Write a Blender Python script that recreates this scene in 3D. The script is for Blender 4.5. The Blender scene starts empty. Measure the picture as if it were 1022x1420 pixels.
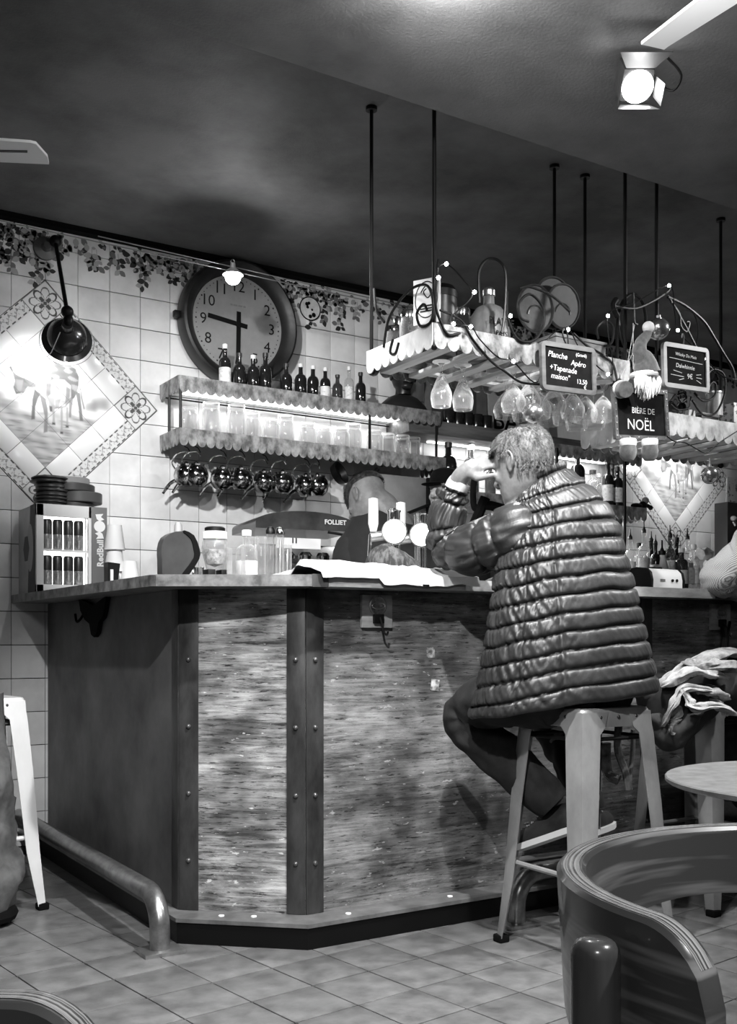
import bpy, bmesh, math, random
import numpy as np
from mathutils import Vector as V, Matrix as Mx, noise as NZ
random.seed(7)
S = bpy.context.scene
COL = S.collection
PI = math.pi
# ------------------------------------------------ camera
# world: X runs along the tiled back wall, Y runs towards it, Z up; the camera stands at the origin
F, EYE, CX, HY = 1450.0, .925, 511.0, 888.0
RT = V((.848, -.53, 0)); FW = V((.53, .848, 0))
cd = bpy.data.cameras.new('camera'); cam = bpy.data.objects.new('camera', cd); COL.objects.link(cam)
cd.sensor_fit = 'VERTICAL'; cd.sensor_height = 36; cd.lens = 36 * F / 1420
cd.shift_y = (HY - 710) / 1420; cd.clip_start = .05
cam.location = (0, 0, EYE)
cam.rotation_euler = (PI / 2, 0, -math.atan2(.53, .848))
S.camera = cam

def C(px, py, d):                       # point at distance d along the view of a pixel
    u = (px - CX) / F
    return RT * (u * d) + FW * d + V((0, 0, EYE + (HY - py) / F * d))
def WY(px, py, Y):
    u = (px - CX) / F; return C(px, py, Y / (-.53 * u + .848))
def WX(px, py, X):
    u = (px - CX) / F; return C(px, py, X / (.848 * u + .53))
def WZ(px, py, Z):
    return C(px, py, (Z - EYE) * F / (HY - py))
# ------------------------------------------------ world, exposure, lights
S.view_settings.view_transform = 'Standard'; S.view_settings.look = 'None'
S.view_settings.gamma = 1; S.view_settings.exposure = 0.45
S.view_settings.use_curve_mapping = False
W = bpy.data.worlds.new('world'); S.world = W; W.use_nodes = True
W.node_tree.nodes['Background'].inputs[0].default_value = (1, 1, 1, 1)
W.node_tree.nodes['Background'].inputs[1].default_value = .018
S.cycles.max_bounces = 7; S.cycles.transmission_bounces = 7; S.cycles.transparent_max_bounces = 12
S.cycles.sample_clamp_indirect = 3; S.cycles.caustics_reflective = False; S.cycles.caustics_refractive = False

def light(kind, loc, power, aim=None, size=.04, angle=60, blend=.3, sy=None):
    l = bpy.data.lights.new('lamp_or_fill_light', kind); l.energy = power
    if kind == 'AREA':
        l.size = size
        if sy: l.shape = 'RECTANGLE'; l.size_y = sy
    else: l.shadow_soft_size = size
    if kind == 'SPOT': l.spot_size = math.radians(angle); l.spot_blend = blend
    o = bpy.data.objects.new('lamp_or_fill_light', l); COL.objects.link(o); o.location = loc
    if aim is not None: o.rotation_euler = (V(aim) - V(loc)).to_track_quat('-Z', 'Y').to_euler()
    return o
# ceiling spots: one seen at the beam, three more on the same beam and track out of the frame; the later ones are added
light('SPOT', (1.42, 1.86, 2.40), 190, (1.6, 2.85, .45), .02, 78, .5)      # on the beam, left of the one in view
light('SPOT', (2.10, 1.97, 2.34), 70, (2.30, 2.5, 1.0), .03, 112, .6)         # the spot in view
light('SPOT', (3.15, 1.45, 2.35), 130, (1.95, 2.7, .5), .03, 50, .5)         # further right
light('SPOT', (.35, .85, 2.45), 230, (1.50, 2.9, .45), .03, 52, .5)          # over the camera side
light('SPOT', (1.6, -.3, 2.6), 150, (1.1, .9, .4), .05, 70, .6)  # added spot, brightens the foreground chair
light('SPOT', (-.1, 1.6, 2.6), 170, (1.35, 4.4, 1.35), .04, 50, .9)  # added spot, brightens the tiled wall at the left
light('SPOT', (.60, 2.42, 2.44), 190, (2.75, 4.5, 1.25), .04, 62, .7)  # added spot out of view, lights the bar beyond the racks
light('SPOT', (3.95, 1.9, 2.42), 60, (3.0, 2.8, 1.7), .03, 70, .6)  # added spot out of view, brightens the right boards and second rack
light('SPOT', (-.9, 2.3, 2.6), 130, (1.24, 3.45, .75), .06, 32, .9)  # added spot from the left, brightens the left counter panel
light('AREA', (-.6, -1.1, 2.3), 14, (.9, .8, .6), .4)   # added soft fill behind the camera for the foreground chair
light('AREA', (1.4, 1.2, 2.0), 8, (1.4, 1.2, 3), .5)                       # added upward fill that brightens the ceiling, no fixture there

# ------------------------------------------------ materials
_m = {}
def M(name, col=.5, rough=.5, metal=0.0, col2=None, scale=(8, 8, 8), detail=4, bump=0.0, bscale=None, lo=.35, hi=.65, emit=0, trans=0, ior=1.45, coat=0, coord='Object', spec=None, sheen=0, bd=.004):
    if name in _m: return _m[name]
    m = bpy.data.materials.new(name); m.use_nodes = True; nt = m.node_tree; b = nt.nodes['Principled BSDF']
    g = lambda c: (c, c, c, 1)
    b.inputs['Base Color'].default_value = g(col); b.inputs['Roughness'].default_value = rough
    b.inputs['Metallic'].default_value = metal; b.inputs['Transmission Weight'].default_value = trans; b.inputs['IOR'].default_value = ior
    b.inputs['Coat Weight'].default_value = coat
    if spec is not None: b.inputs['Specular IOR Level'].default_value = spec
    if sheen: b.inputs['Sheen Weight'].default_value = sheen
    if emit: b.inputs['Emission Color'].default_value = g(1); b.inputs['Emission Strength'].default_value = emit
    if col2 is not None or bump:
        tc = nt.nodes.new('ShaderNodeTexCoord'); geo = nt.nodes.new('ShaderNodeNewGeometry')
        def nz(sc, det):
            mp = nt.nodes.new('ShaderNodeMapping'); mp.inputs['Scale'].default_value = sc
            n = nt.nodes.new('ShaderNodeTexNoise'); n.inputs['Scale'].default_value = 1; n.inputs['Detail'].default_value = det; n.inputs['Roughness'].default_value = .62
            nt.links.new(geo.outputs['Position'] if coord == 'World' else tc.outputs[coord], mp.inputs[0]); nt.links.new(mp.outputs[0], n.inputs[0]); return n
        if col2 is not None:
            n = nz(scale, detail); r = nt.nodes.new('ShaderNodeValToRGB')
            r.color_ramp.elements[0].position = lo; r.color_ramp.elements[1].position = hi
            r.color_ramp.elements[0].color = g(col); r.color_ramp.elements[1].color = g(col2)
            nt.links.new(n.outputs[0], r.inputs[0]); nt.links.new(r.outputs[0], b.inputs['Base Color'])
        if bump:
            n2 = nz(bscale or scale, detail); bp = nt.nodes.new('ShaderNodeBump'); bp.inputs['Strength'].default_value = bump; bp.inputs['Distance'].default_value = bd
            nt.links.new(n2.outputs[0], bp.inputs['Height']); nt.links.new(bp.outputs[0], b.inputs['Normal'])
    _m[name] = m; return m
def MV(name, rough=.4):                      # colour read from the mesh's painted colours
    if name in _m: return _m[name]
    m = bpy.data.materials.new(name); m.use_nodes = True; nt = m.node_tree
    a = nt.nodes.new('ShaderNodeVertexColor'); a.layer_name = 'paint'
    nt.links.new(a.outputs[0], nt.nodes['Principled BSDF'].inputs['Base Color']); nt.nodes['Principled BSDF'].inputs['Roughness'].default_value = rough
    _m[name] = m; return m
tile_w = M('glazed_tile', .64, .32, col2=.80, scale=(5, 5, 5), coord='World', spec=.3)
grout = M('grout', .10, .9, col2=.16, scale=(30, 30, 30))
floor_m = M('floor_tile', .07, .32, col2=.17, scale=(13, 13, 13), detail=14, lo=.3, hi=.7, bump=.12, bscale=(60, 60, 60), coord='World')
ceil_m = M('ceiling_paint', .06, .62, spec=.25, col2=.17, scale=(1.6, 1.6, 1.6), detail=7, bump=.35, bscale=(110, 110, 110))
beam_m = M('beam_paint', .10, .75, col2=.18, scale=(3, 3, 3), detail=8, bump=.4, bscale=(110, 110, 110))
black = M('black_paint', .003, .45, spec=.25)
blackmatt = M('black_matt', .003, .9, spec=.15)
iron = M('wrought_iron', .008, .45, .3, spec=.35)
steel = M('worn_steel', .30, .34, .9, col2=.5, scale=(20, 20, 20), detail=6)
chrome = M('chrome', .75, .12, 1.0)
white = M('white_paint', .78, .4)
offw = M('offwhite', .62, .5, col2=.75, scale=(12, 12, 12))
glass = None
liquid = M('clear_spirit', .85, .03, trans=1, ior=1.36)
darkglass = M('dark_glass', .012, .06, coat=.6)
midglass = M('tinted_glass', .10, .05, trans=.7)
labelm = M('paper_label', .72, .6, col2=.5, scale=(60, 60, 60), lo=.5, hi=.6)
zinc = M('painted_zinc', .10, .5, .3, col2=.38, scale=(22, 22, 16), detail=9, bump=.2, lo=.38, hi=.62)
zinc_lit = M('lit_zinc', .50, .5, .0, col2=.80, scale=(18, 18, 12), detail=8, lo=.3, hi=.6)  # brighter zinc for the racks' left sides, light from there put into the colour
pale_wood = M('pale_wood', .50, .5, col2=.72, scale=(40, 3, 40))
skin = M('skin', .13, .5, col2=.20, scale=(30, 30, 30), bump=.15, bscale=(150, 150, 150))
bulb = M('lit_bulb', 1, .5, emit=30)
glow = M('lit_glass', 1, .5, emit=5)
chalk = M('chalk', .85, .9)
slate = M('slate', .005, .9, spec=.1, col2=.016, scale=(10, 10, 10), detail=6)

def MG(name, haze=.06, tint=.93, refl=.9):                # thin clear glass; bright glints put in as white haze and edges
    m = bpy.data.materials.new(name); m.use_nodes = True; nt = m.node_tree; nt.nodes.clear(); N_ = nt.nodes.new; o = N_('ShaderNodeOutputMaterial')
    t = N_('ShaderNodeBsdfTransparent'); t.inputs[0].default_value = (tint, tint, tint, 1); g = N_('ShaderNodeBsdfGlossy'); g.inputs[0].default_value = (1, 1, 1, 1); g.inputs[1].default_value = .04
    df = N_('ShaderNodeBsdfDiffuse'); tl = N_('ShaderNodeBsdfTranslucent'); df.inputs[0].default_value = tl.inputs[0].default_value = (.95, .95, .95, 1); d = N_('ShaderNodeAddShader') if refl > .95 else N_('ShaderNodeMixShader'); nt.links.new(df.outputs[0], d.inputs[0 if refl > .95 else 1]); nt.links.new(tl.outputs[0], d.inputs[1 if refl > .95 else 2]); lw = N_('ShaderNodeLayerWeight'); lw.inputs[0].default_value = .5
    pw = N_('ShaderNodeMath'); pw.operation = 'POWER'; pw.inputs[1].default_value = 2.0; nt.links.new(lw.outputs['Facing'], pw.inputs[0])
    m1 = N_('ShaderNodeMixShader'); nt.links.new(t.outputs[0], m1.inputs[1]); nt.links.new(g.outputs[0], m1.inputs[2])
    mu = N_('ShaderNodeMath'); mu.operation = 'MULTIPLY_ADD'; mu.inputs[1].default_value = refl * .6; mu.inputs[2].default_value = .05; nt.links.new(pw.outputs[0], mu.inputs[0]); nt.links.new(mu.outputs[0], m1.inputs[0])
    m2 = N_('ShaderNodeMixShader'); mu2 = N_('ShaderNodeMath'); mu2.operation = 'MULTIPLY_ADD'; mu2.inputs[1].default_value = .42; mu2.inputs[2].default_value = haze * .6; nt.links.new(pw.outputs[0], mu2.inputs[0]); nt.links.new(mu2.outputs[0], m2.inputs[0])
    nt.links.new(m1.outputs[0], m2.inputs[1]); nt.links.new(d.outputs[0], m2.inputs[2]); nt.links.new(m2.outputs[0], o.inputs[0]); _m[name] = m; return m
glass = MG('clear_glass'); jar_glass = MG('jar_glass', .03, .84, 1.0); stemware = MG('stemware', .08, .95, 1.3)
def MW(name, dark, light, streak=70, pos=(.42, .62), rough=.5):   # scraped painted planks: fine horizontal streaks, blotches, chips
    m = bpy.data.materials.new(name); m.use_nodes = True; nt = m.node_tree; b = nt.nodes['Principled BSDF']; b.inputs['Roughness'].default_value = rough; N_ = nt.nodes.new; Lk = nt.links.new
    tc = N_('ShaderNodeTexCoord')
    def nz(sc, det, ro=.65, dist=0):
        mp = N_('ShaderNodeMapping'); mp.inputs['Scale'].default_value = sc; n = N_('ShaderNodeTexNoise'); n.inputs['Scale'].default_value = 1; n.inputs['Detail'].default_value = det; n.inputs['Roughness'].default_value = ro; n.inputs['Distortion'].default_value = dist
        Lk(tc.outputs['Object'], mp.inputs[0]); Lk(mp.outputs[0], n.inputs[0]); return n.outputs[0]
    def ramp(src, a, c, v0=0, v1=1):
        r = N_('ShaderNodeMapRange'); r.inputs[1].default_value = a; r.inputs[2].default_value = c; r.inputs[3].default_value = v0; r.inputs[4].default_value = v1; Lk(src, r.inputs[0]); return r.outputs[0]
    def mth(op, x, y):
        q = N_('ShaderNodeMath'); q.operation = op
        for i_, w_ in enumerate((x, y)):
            if isinstance(w_, (int, float)): q.inputs[i_].default_value = w_
            else: Lk(w_, q.inputs[i_])
        return q.outputs[0]
    s1 = ramp(nz((4.5, 4.5, streak * .8), 10, .75, .5), *pos); s2 = ramp(nz((3.5, 3.5, 8), 10, .72, .4), .38, .62); s3 = ramp(nz((16, 16, 150), 6, .7), .57, .62); s4 = ramp(nz((3, 3, 4), 3), .38, .60, .22, 1.1)
    chips = ramp(nz((26, 26, 70), 4, .6), .66, .69)
    t_ = mth('MULTIPLY', mth('ADD', mth('MULTIPLY', s1, .55), mth('MULTIPLY', s2, .45)), s4); t_ = mth('SUBTRACT', t_, mth('MULTIPLY', s3, .42)); t_ = mth('ADD', t_, mth('MULTIPLY', chips, .55))
    r = N_('ShaderNodeMapRange'); r.inputs[3].default_value = dark; r.inputs[4].default_value = light; Lk(t_, r.inputs[0]); cc = N_('ShaderNodeCombineColor')
    for k in range(3): Lk(r.outputs[0], cc.inputs[k])
    Lk(cc.outputs[0], b.inputs['Base Color']); bp = N_('ShaderNodeBump'); bp.inputs['Strength'].default_value = .35; bp.inputs['Distance'].default_value = .003; Lk(t_, bp.inputs['Height']); Lk(bp.outputs[0], b.inputs['Normal'])
    _m[name] = m; return m
# ------------------------------------------------ mesh building
class MB:
    def __init__(s): s.v = []; s.f = []; s.m = []
    def add(s, vs, fs, mi=0, mx=None):
        o = len(s.v)
        for p in vs:
            p = V(p); s.v.append(mx @ p if mx else p)
        for q in fs: s.f.append([i + o for i in q]); s.m.append(mi)
        return s
    def box(s, c, d, mi=0, mx=None, bev=0):
        bm = bmesh.new(); bmesh.ops.create_cube(bm, size=1)
        for q in bm.verts: q.co = V((q.co.x * d[0], q.co.y * d[1], q.co.z * d[2]))
        if bev: bmesh.ops.bevel(bm, geom=bm.edges[:], offset=bev, segments=2, affect='EDGES', profile=.6)
        bm.verts.index_update()
        m2 = Mx.Translation(c)
        if mx: m2 = mx @ m2
        s.add([q.co for q in bm.verts], [[w.index for w in f.verts] for f in bm.faces], mi, m2); bm.free(); return s
    def lathe(s, prof, seg=20, mx=None, mi=0, cap=True):
        n = len(prof); vs = []; fs = []
        for r, z in prof:
            for k in range(seg):
                a = 2 * PI * k / seg; vs.append((r * math.cos(a), r * math.sin(a), z))
        for i in range(n - 1):
            for k in range(seg):
                a = i * seg + k; b = i * seg + (k + 1) % seg; fs.append([a, b, b + seg, a + seg])
        if cap:
            if prof[0][0] > 1e-5: fs.append(list(range(seg))[::-1])
            if prof[-1][0] > 1e-5: fs.append([(n - 1) * seg + k for k in range(seg)])
        return s.add(vs, fs, mi, mx)
    def tube(s, pts, r, seg=8, mi=0, mx=None, closed=False, cap=True):
        pts = [V(p) for p in pts]; n = len(pts); vs = []; fs = []
        rs = r if isinstance(r, (list, tuple)) else [r] * n
        up = None
        for i, p in enumerate(pts):
            a = pts[i - 1] if (i or closed) else p; b = pts[(i + 1) % n] if (i < n - 1 or closed) else p
            t = (b - a).normalized()
            if up is None:
                up = V((0, 0, 1)) if abs(t.z) < .9 else V((1, 0, 0))
            x = up.cross(t)
            if x.length < 1e-4: x = V((1, 0, 0)).cross(t)
            x.normalize(); y = t.cross(x); up = y
            for k in range(seg):
                w = 2 * PI * k / seg; vs.append(p + x * (math.cos(w) * rs[i]) + y * (math.sin(w) * rs[i]))
        for i in range(n if closed else n - 1):
            j = (i + 1) % n
            for k in range(seg):
                k2 = (k + 1) % seg; fs.append([i * seg + k, i * seg + k2, j * seg + k2, j * seg + k])
        if cap and not closed: fs.append(list(range(seg))[::-1]); fs.append([(n - 1) * seg + k for k in range(seg)])
        return s.add(vs, fs, mi, mx)
    def prism(s, poly, h, mx=None, mi=0):           # polygon in local xy, extruded along local z by h
        n = len(poly)
        vs = [(x, y, 0) for x, y in poly] + [(x, y, h) for x, y in poly]
        fs = [list(range(n))[::-1], [n + i for i in range(n)]] + [[i, (i + 1) % n, n + (i + 1) % n, n + i] for i in range(n)]
        return s.add(vs, fs, mi, mx)
    def ball(s, c, r, seg=14, rings=9, mi=0, mx=None):
        r = (r, r, r) if not isinstance(r, (tuple, list)) else r
        vs = []; fs = []
        for i in range(rings + 1):
            a = PI * i / rings
            for k in range(seg):
                w = 2 * PI * k / seg; vs.append(V((c[0] + r[0] * math.sin(a) * math.cos(w), c[1] + r[1] * math.sin(a) * math.sin(w), c[2] + r[2] * math.cos(a))))
        for i in range(rings):
            for k in range(seg): fs.append([i * seg + k, (i + 1) * seg + k, (i + 1) * seg + (k + 1) % seg, i * seg + (k + 1) % seg])
        return s.add(vs, fs, mi, mx)
    def grid(s, rows, mi=0, closed=False, cap=False):
        n = len(rows); k = len(rows[0]); fs = []
        for i in range(n - 1):
            for j in range(k if closed else k - 1):
                j2 = (j + 1) % k; fs.append([i * k + j, i * k + j2, (i + 1) * k + j2, (i + 1) * k + j])
        if cap: fs.append(list(range(k))[::-1]); fs.append([(n - 1) * k + j for j in range(k)])
        return s.add([p for r in rows for p in r], fs, mi)
    def mesh(s, name, ms, angle=38, sm=True):
        me = bpy.data.meshes.new(name); me.from_pydata([tuple(p) for p in s.v], [], s.f)
        for m in (ms if isinstance(ms, (list, tuple)) else [ms]): me.materials.append(m)
        me.polygons.foreach_set('material_index', s.m)
        if sm:
            me.polygons.foreach_set('use_smooth', [True] * len(s.f)); me.set_sharp_from_angle(angle=math.radians(angle))
        me.validate(); me.update(); return me
    def obj(s, name, ms, parent=None, angle=38, world=False, sm=True):
        if world and parent is not None:
            inv = parent.matrix_basis.inverted()
            if parent.parent: inv = inv @ parent.parent.matrix_basis.inverted()
            s.v = [inv @ p for p in s.v]
        o = bpy.data.objects.new(name, s.mesh(name, ms, angle, sm)); COL.objects.link(o)
        if parent is not None: o.parent = parent
        return o
def link(name, me, parent=None, loc=(0, 0, 0), rot=(0, 0, 0), sc=None):
    o = bpy.data.objects.new(name, me); COL.objects.link(o); o.parent = parent; o.location = loc; o.rotation_euler = rot
    if sc: o.scale = sc
    return o
def tag(o, label, cat, group=None):
    o['label'] = label; o['category'] = cat
    if group: o['group'] = group
    return o
def thing(name, label, cat, loc=(0, 0, 0), rz=0, group=None, rot=None):
    o = bpy.data.objects.new(name, None); COL.objects.link(o); o.empty_display_size = .05
    o.location = loc; o.rotation_euler = rot or (0, 0, rz); o.matrix_basis  # refresh
    return tag(o, label, cat, group)
def struct(o): o['kind'] = 'structure'; return o
def dup(root, loc, rz=0, label=None, group=None, sc=None):
    r = root.copy(); COL.objects.link(r); r.location = loc; r.rotation_euler = (0, 0, rz)
    if sc: r.scale = sc if isinstance(sc, tuple) else (sc, sc, sc)
    if label: r['label'] = label
    if group: r['group'] = group
    for ch in list(root.children):
        c = ch.copy(); COL.objects.link(c); c.parent = r
        for g in list(ch.children):
            d = g.copy(); COL.objects.link(d); d.parent = c
    return r
def T(x=0, y=0, z=0): return Mx.Translation((x, y, z))
def frame(o, x, z):                       # matrix from origin, x axis and z axis
    x = V(x).normalized(); z = V(z); z = (z - x * z.dot(x)).normalized(); y = z.cross(x)
    m = Mx((x, y, z)).transposed().to_4x4(); m.translation = V(o); return m
def along(p, d):                          # local z points along d
    d = V(d).normalized(); x = V((1, 0, 0)) if abs(d.x) < .9 else V((0, 1, 0)); return frame(p, x - d * x.dot(d), d)
_tx = {}
def text(s, size, mx, mat, parent, name='lettering', depth=.0006, shear=0, align='CENTER', off=0, sp=1):
    cu = bpy.data.curves.new(name, 'FONT'); cu.body = s; cu.size = size; cu.align_x = align; cu.align_y = 'CENTER'
    cu.extrude = depth; cu.shear = shear; cu.offset = off; cu.space_character = sp; cu.resolution_u = 3
    t = bpy.data.objects.new(name, cu); COL.objects.link(t); bpy.context.view_layer.update()
    me = bpy.data.meshes.new_from_object(t.evaluated_get(bpy.context.evaluated_depsgraph_get()))
    bpy.data.objects.remove(t); bpy.data.curves.remove(cu)
    me.transform(mx); me.materials.clear(); me.materials.append(mat); me.name = name
    o = bpy.data.objects.new(name, me); COL.objects.link(o); o.parent = parent; return o
def smooth_path(pts, n=6):
    pts = [V(p) for p in pts]; out = []
    for i in range(len(pts) - 1):
        a = pts[max(i - 1, 0)]; b = pts[i]; c = pts[i + 1]; d = pts[min(i + 2, len(pts) - 1)]
        for k in range(n):
            t = k / n
            out.append(.5 * ((2 * b) + (c - a) * t + (2 * a - 5 * b + 4 * c - d) * t * t + (3 * b - a - 3 * c + d) * t ** 3))
    out.append(pts[-1]); return out
def lerp(tab, t):
    for i in range(len(tab) - 1):
        a, b = tab[i], tab[i + 1]
        if t <= b[0] or i == len(tab) - 2:
            k = min(1, max(0, (t - a[0]) / (b[0] - a[0]))); k = k * k * (3 - 2 * k) * .5 + k * .5
            return [a[j] + (b[j] - a[j]) * k for j in range(1, len(a))]
# ================================================ SETTING
BW = 4.66                                   # plane of the tiled back wall
CZ = 2.76                                   # ceiling height
floor = struct(MB().box((2.3, 1.4, -.06), (9, 6.7, .10)).obj('floor', grout))
ft = MB().box((0, 0, 0), (.190, .190, .02), bev=.0016).mesh('tile', floor_m)
ft2 = ft.copy(); ft2.materials.clear(); ft2.materials.append(M('floor_tile_dark', .06, .33, col2=.155, scale=(13, 13, 13), detail=14, lo=.3, hi=.7, bump=.12, bscale=(60, 60, 60), coord='World'))
ang = math.radians(7.5); pit = .194; o0 = V((1.165, 2.429, 0)); ux = V((math.cos(ang), math.sin(ang), 0)); uy = V((-math.sin(ang), math.cos(ang), 0))
rest = MB(); cnt = 0
for i in range(-16, 26):
    for j in range(-18, 12):
        c = o0 + ux * ((i + .5) * pit) + uy * ((j + .5) * pit)
        if not (-1.9 < c.x < 6.5 and -1.8 < c.y < 4.5): continue
        dd = c.dot(FW); uu = c.dot(RT)
        vis = dd > 1.9 and abs(uu / max(dd, .1)) < .42 and c.y < 3.0 and cnt < 290
        if vis and not (c.x > 1.45 and c.y > 3.0) and dd < 4.6:
            t = link('tile', ft if random.random() < .75 else ft2, floor, c + V((0, 0, -.0098 + random.uniform(-.0005, .0005))), (random.uniform(-.003, .003), random.uniform(-.003, .003), ang)); cnt += 1
        else:
            rest.box((0, 0, 0), (.190, .190, .02), mx=T(c.x, c.y, -.0098) @ Mx.Rotation(ang, 4, 'Z'))
r = rest.obj('tile', floor_m, floor); r['kind'] = 'stuff'

wall = struct(MB().box((2.3, BW + .065, CZ / 2), (9, .12, CZ + .1)).obj('wall_back', grout))
wt = MB().box((0, 0, 0), (.1425, .008, .1425), bev=.0012).mesh('tile', tile_w)
wt2 = wt.copy(); wt2.materials.clear(); wt2.materials.append(M('glazed_tile_b', .60, .34, col2=.76, scale=(6, 6, 6), coord='World', spec=.3))
P0 = .1448; x0 = 1.232; z0 = 2.656
cows = [(1.231, 1.995), (5.235, 1.995)]; HD = .515
rest = MB(); cnt = 0
def clip(poly, n, d):                        # keep n.p > d
    out = []
    for a, b in zip(poly, poly[1:] + poly[:1]):
        da = a[0] * n[0] + a[1] * n[1] - d; db = b[0] * n[0] + b[1] * n[1] - d
        if da >= 0: out.append(a)
        if (da > 0) != (db > 0) and abs(da - db) > 1e-9: k = da / (da - db); out.append((a[0] + (b[0] - a[0]) * k, a[1] + (b[1] - a[1]) * k))
    return out
for i in range(-18, 36):
    for j in range(-1, 18):
        cx = x0 + (i + .5) * P0; zt = z0 - j * P0 * 1.008; cz = zt - .5 * P0
        if j == -1: cz = 2.706; hh = .096
        elif cz < .03: continue
        else: hh = .1425
        poly = [(cx - .0712, cz - hh / 2), (cx + .0712, cz - hh / 2), (cx + .0712, cz + hh / 2), (cx - .0712, cz + hh / 2)]
        cut = None
        for (qx, qz) in cows:
            if abs(cx - qx) + abs(cz - qz) < HD - .15: cut = 0; break
            ok = False
            if abs(cx - qx) + abs(cz - qz) < HD + .15:
                n = (1 if cx > qx else -1, 1 if cz > qz else -1)
                mn = min(abs(p[0] - qx) + abs(p[1] - qz) for p in poly)
                if mn < HD + .003:
                    if min(abs(p[0] - qx) for p in poly) < .001 or min(abs(p[1] - qz) for p in poly) < .001 or True:
                        if (poly[0][0] - qx) * (poly[1][0] - qx) < 0 or (poly[0][1] - qz) * (poly[2][1] - qz) < 0: # straddles a corner of the diamond
                            pc = []
                            for n2 in ((1, 1), (-1, 1), (1, -1), (-1, -1)):
                                pp = clip(poly, (n2[0], 0), n2[0] * qx); pp = clip(pp, (0, n2[1]), n2[1] * qz) if len(pp) > 2 else pp
                                if len(pp) > 2: pp = clip(pp, n2, HD + .004 + n2[0] * qx + n2[1] * qz)
                                if len(pp) > 2: pc.append(pp)
                            cut = pc
                        else:
                            pp = clip(poly, n, HD + .004 + n[0] * qx + n[1] * qz); cut = [pp] if len(pp) > 2 else 0
        if cut == 0: continue
        seen = cz > 1.0 and ((.95 < cx < 3.35) or (4.55 < cx < 5.95 and 1.45 < cz < 2.3)) or (cx < 1.3 and cx > .95 and cz > .3)
        if cut is None and j >= 0:
            if seen and cnt < 280:
                link('tile', wt if random.random() < .7 else wt2, wall, (cx, BW - random.uniform(.0005, .0015), cz), (random.uniform(-.004, .004), 0, random.uniform(-.004, .004))); cnt += 1
            else: rest.box((cx, BW - .001, cz), (.1425, .008, .1425))
        else:
            for pp in (cut or [poly]):
                m = MB().prism(pp, .008, mx=Mx(((1, 0, 0, 0), (0, 0, 1, BW - .005), (0, 1, 0, 0), (0, 0, 0, 1))))
                if seen and cnt < 298: m.obj('tile', tile_w, wall); cnt += 1
                else: rest.add(m.v, m.f)
r = rest.obj('tile', tile_w, wall); r['kind'] = 'stuff'
struct(MB().box((6.75, 1.4, CZ / 2), (.12, 6.7, CZ)).obj('wall_right', M('wall_paint', .2, .7)))
struct(MB().box((2.3, 1.4, CZ + .05), (9, 6.7, .1)).obj('ceiling', ceil_m))
struct(MB().box((2.3, BW - .03, CZ - .012), (9, .05, .024)).obj('trim_1', blackmatt))
# lower beam in front of the racks and darker recess with a duct before it
struct(MB().box((2.6, 2.02, 2.62), (8.4, .96, .28), bev=.004).obj('trim_2', beam_m))
struct(MB().box((2.6, 1.47, 2.66), (8.4, .14, .2), bev=.004).obj('trim_3', black))
struct(MB().box((2.6, 1.33, 2.66), (8.4, .05, .14), bev=.004).obj('trim_4', beam_m))
grille = MB()
for k in range(60): grille.box((2.2 + k * .03, 1.12, 2.70), (.012, .3, .02))
g = tag(grille.obj('ceiling_grille', M('duct', .05, .5)), 'dark slatted grille in the ceiling recess at the top right corner', 'grille')

# ---- painted tile pictures: soft brush colours on a flat glazed panel
def paint_mesh(name, w, h, nx, ny, fn, mat):
    xs = np.linspace(-w / 2, w / 2, nx); zs = np.linspace(-h / 2, h / 2, ny); X, Z = np.meshgrid(xs, zs)
    col = np.clip(fn(X / w * 2, Z / h * 2), 0, 1)
    me = bpy.data.meshes.new(name); vs = np.stack([X, np.zeros_like(X), Z], -1).reshape(-1, 3)
    idx = np.arange(nx * ny).reshape(ny, nx); q = np.stack([idx[:-1, :-1], idx[:-1, 1:], idx[1:, 1:], idx[1:, :-1]], -1).reshape(-1, 4)
    me.from_pydata(vs.tolist(), [], q.tolist()); a = me.color_attributes.new('paint', 'FLOAT_COLOR', 'POINT')
    c = np.ones((nx * ny, 4), np.float32); c[:, :3] = (col.reshape(-1, 1)) ; a.data.foreach_set('color', c.ravel()); me.materials.append(mat); return me
def poly_mask(X, Z, pts, soft=.02):
    ins = np.zeros(X.shape, bool); dist = np.full(X.shape, 9.)
    for (x1, y1), (x2, y2) in zip(pts, pts[1:] + pts[:1]):
        c = ((y1 > Z) != (y2 > Z)) & (X < (x2 - x1) * (Z - y1) / ((y2 - y1) or 1e-9) + x1); ins ^= c
        L = (x2 - x1) ** 2 + (y2 - y1) ** 2 + 1e-12; t = np.clip(((X - x1) * (x2 - x1) + (Z - y1) * (y2 - y1)) / L, 0, 1)
        dist = np.minimum(dist, np.hypot(X - x1 - t * (x2 - x1), Z - y1 - t * (y2 - y1)))
    sd = np.where(ins, dist, -dist); return np.clip(sd / soft + .5, 0, 1)
def poly_line(X, Z, pts, w=.015):
    m = poly_mask(X, Z, pts, .16); return np.clip(1 - np.abs(m - .5) * .16 / w, 0, 1)
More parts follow.
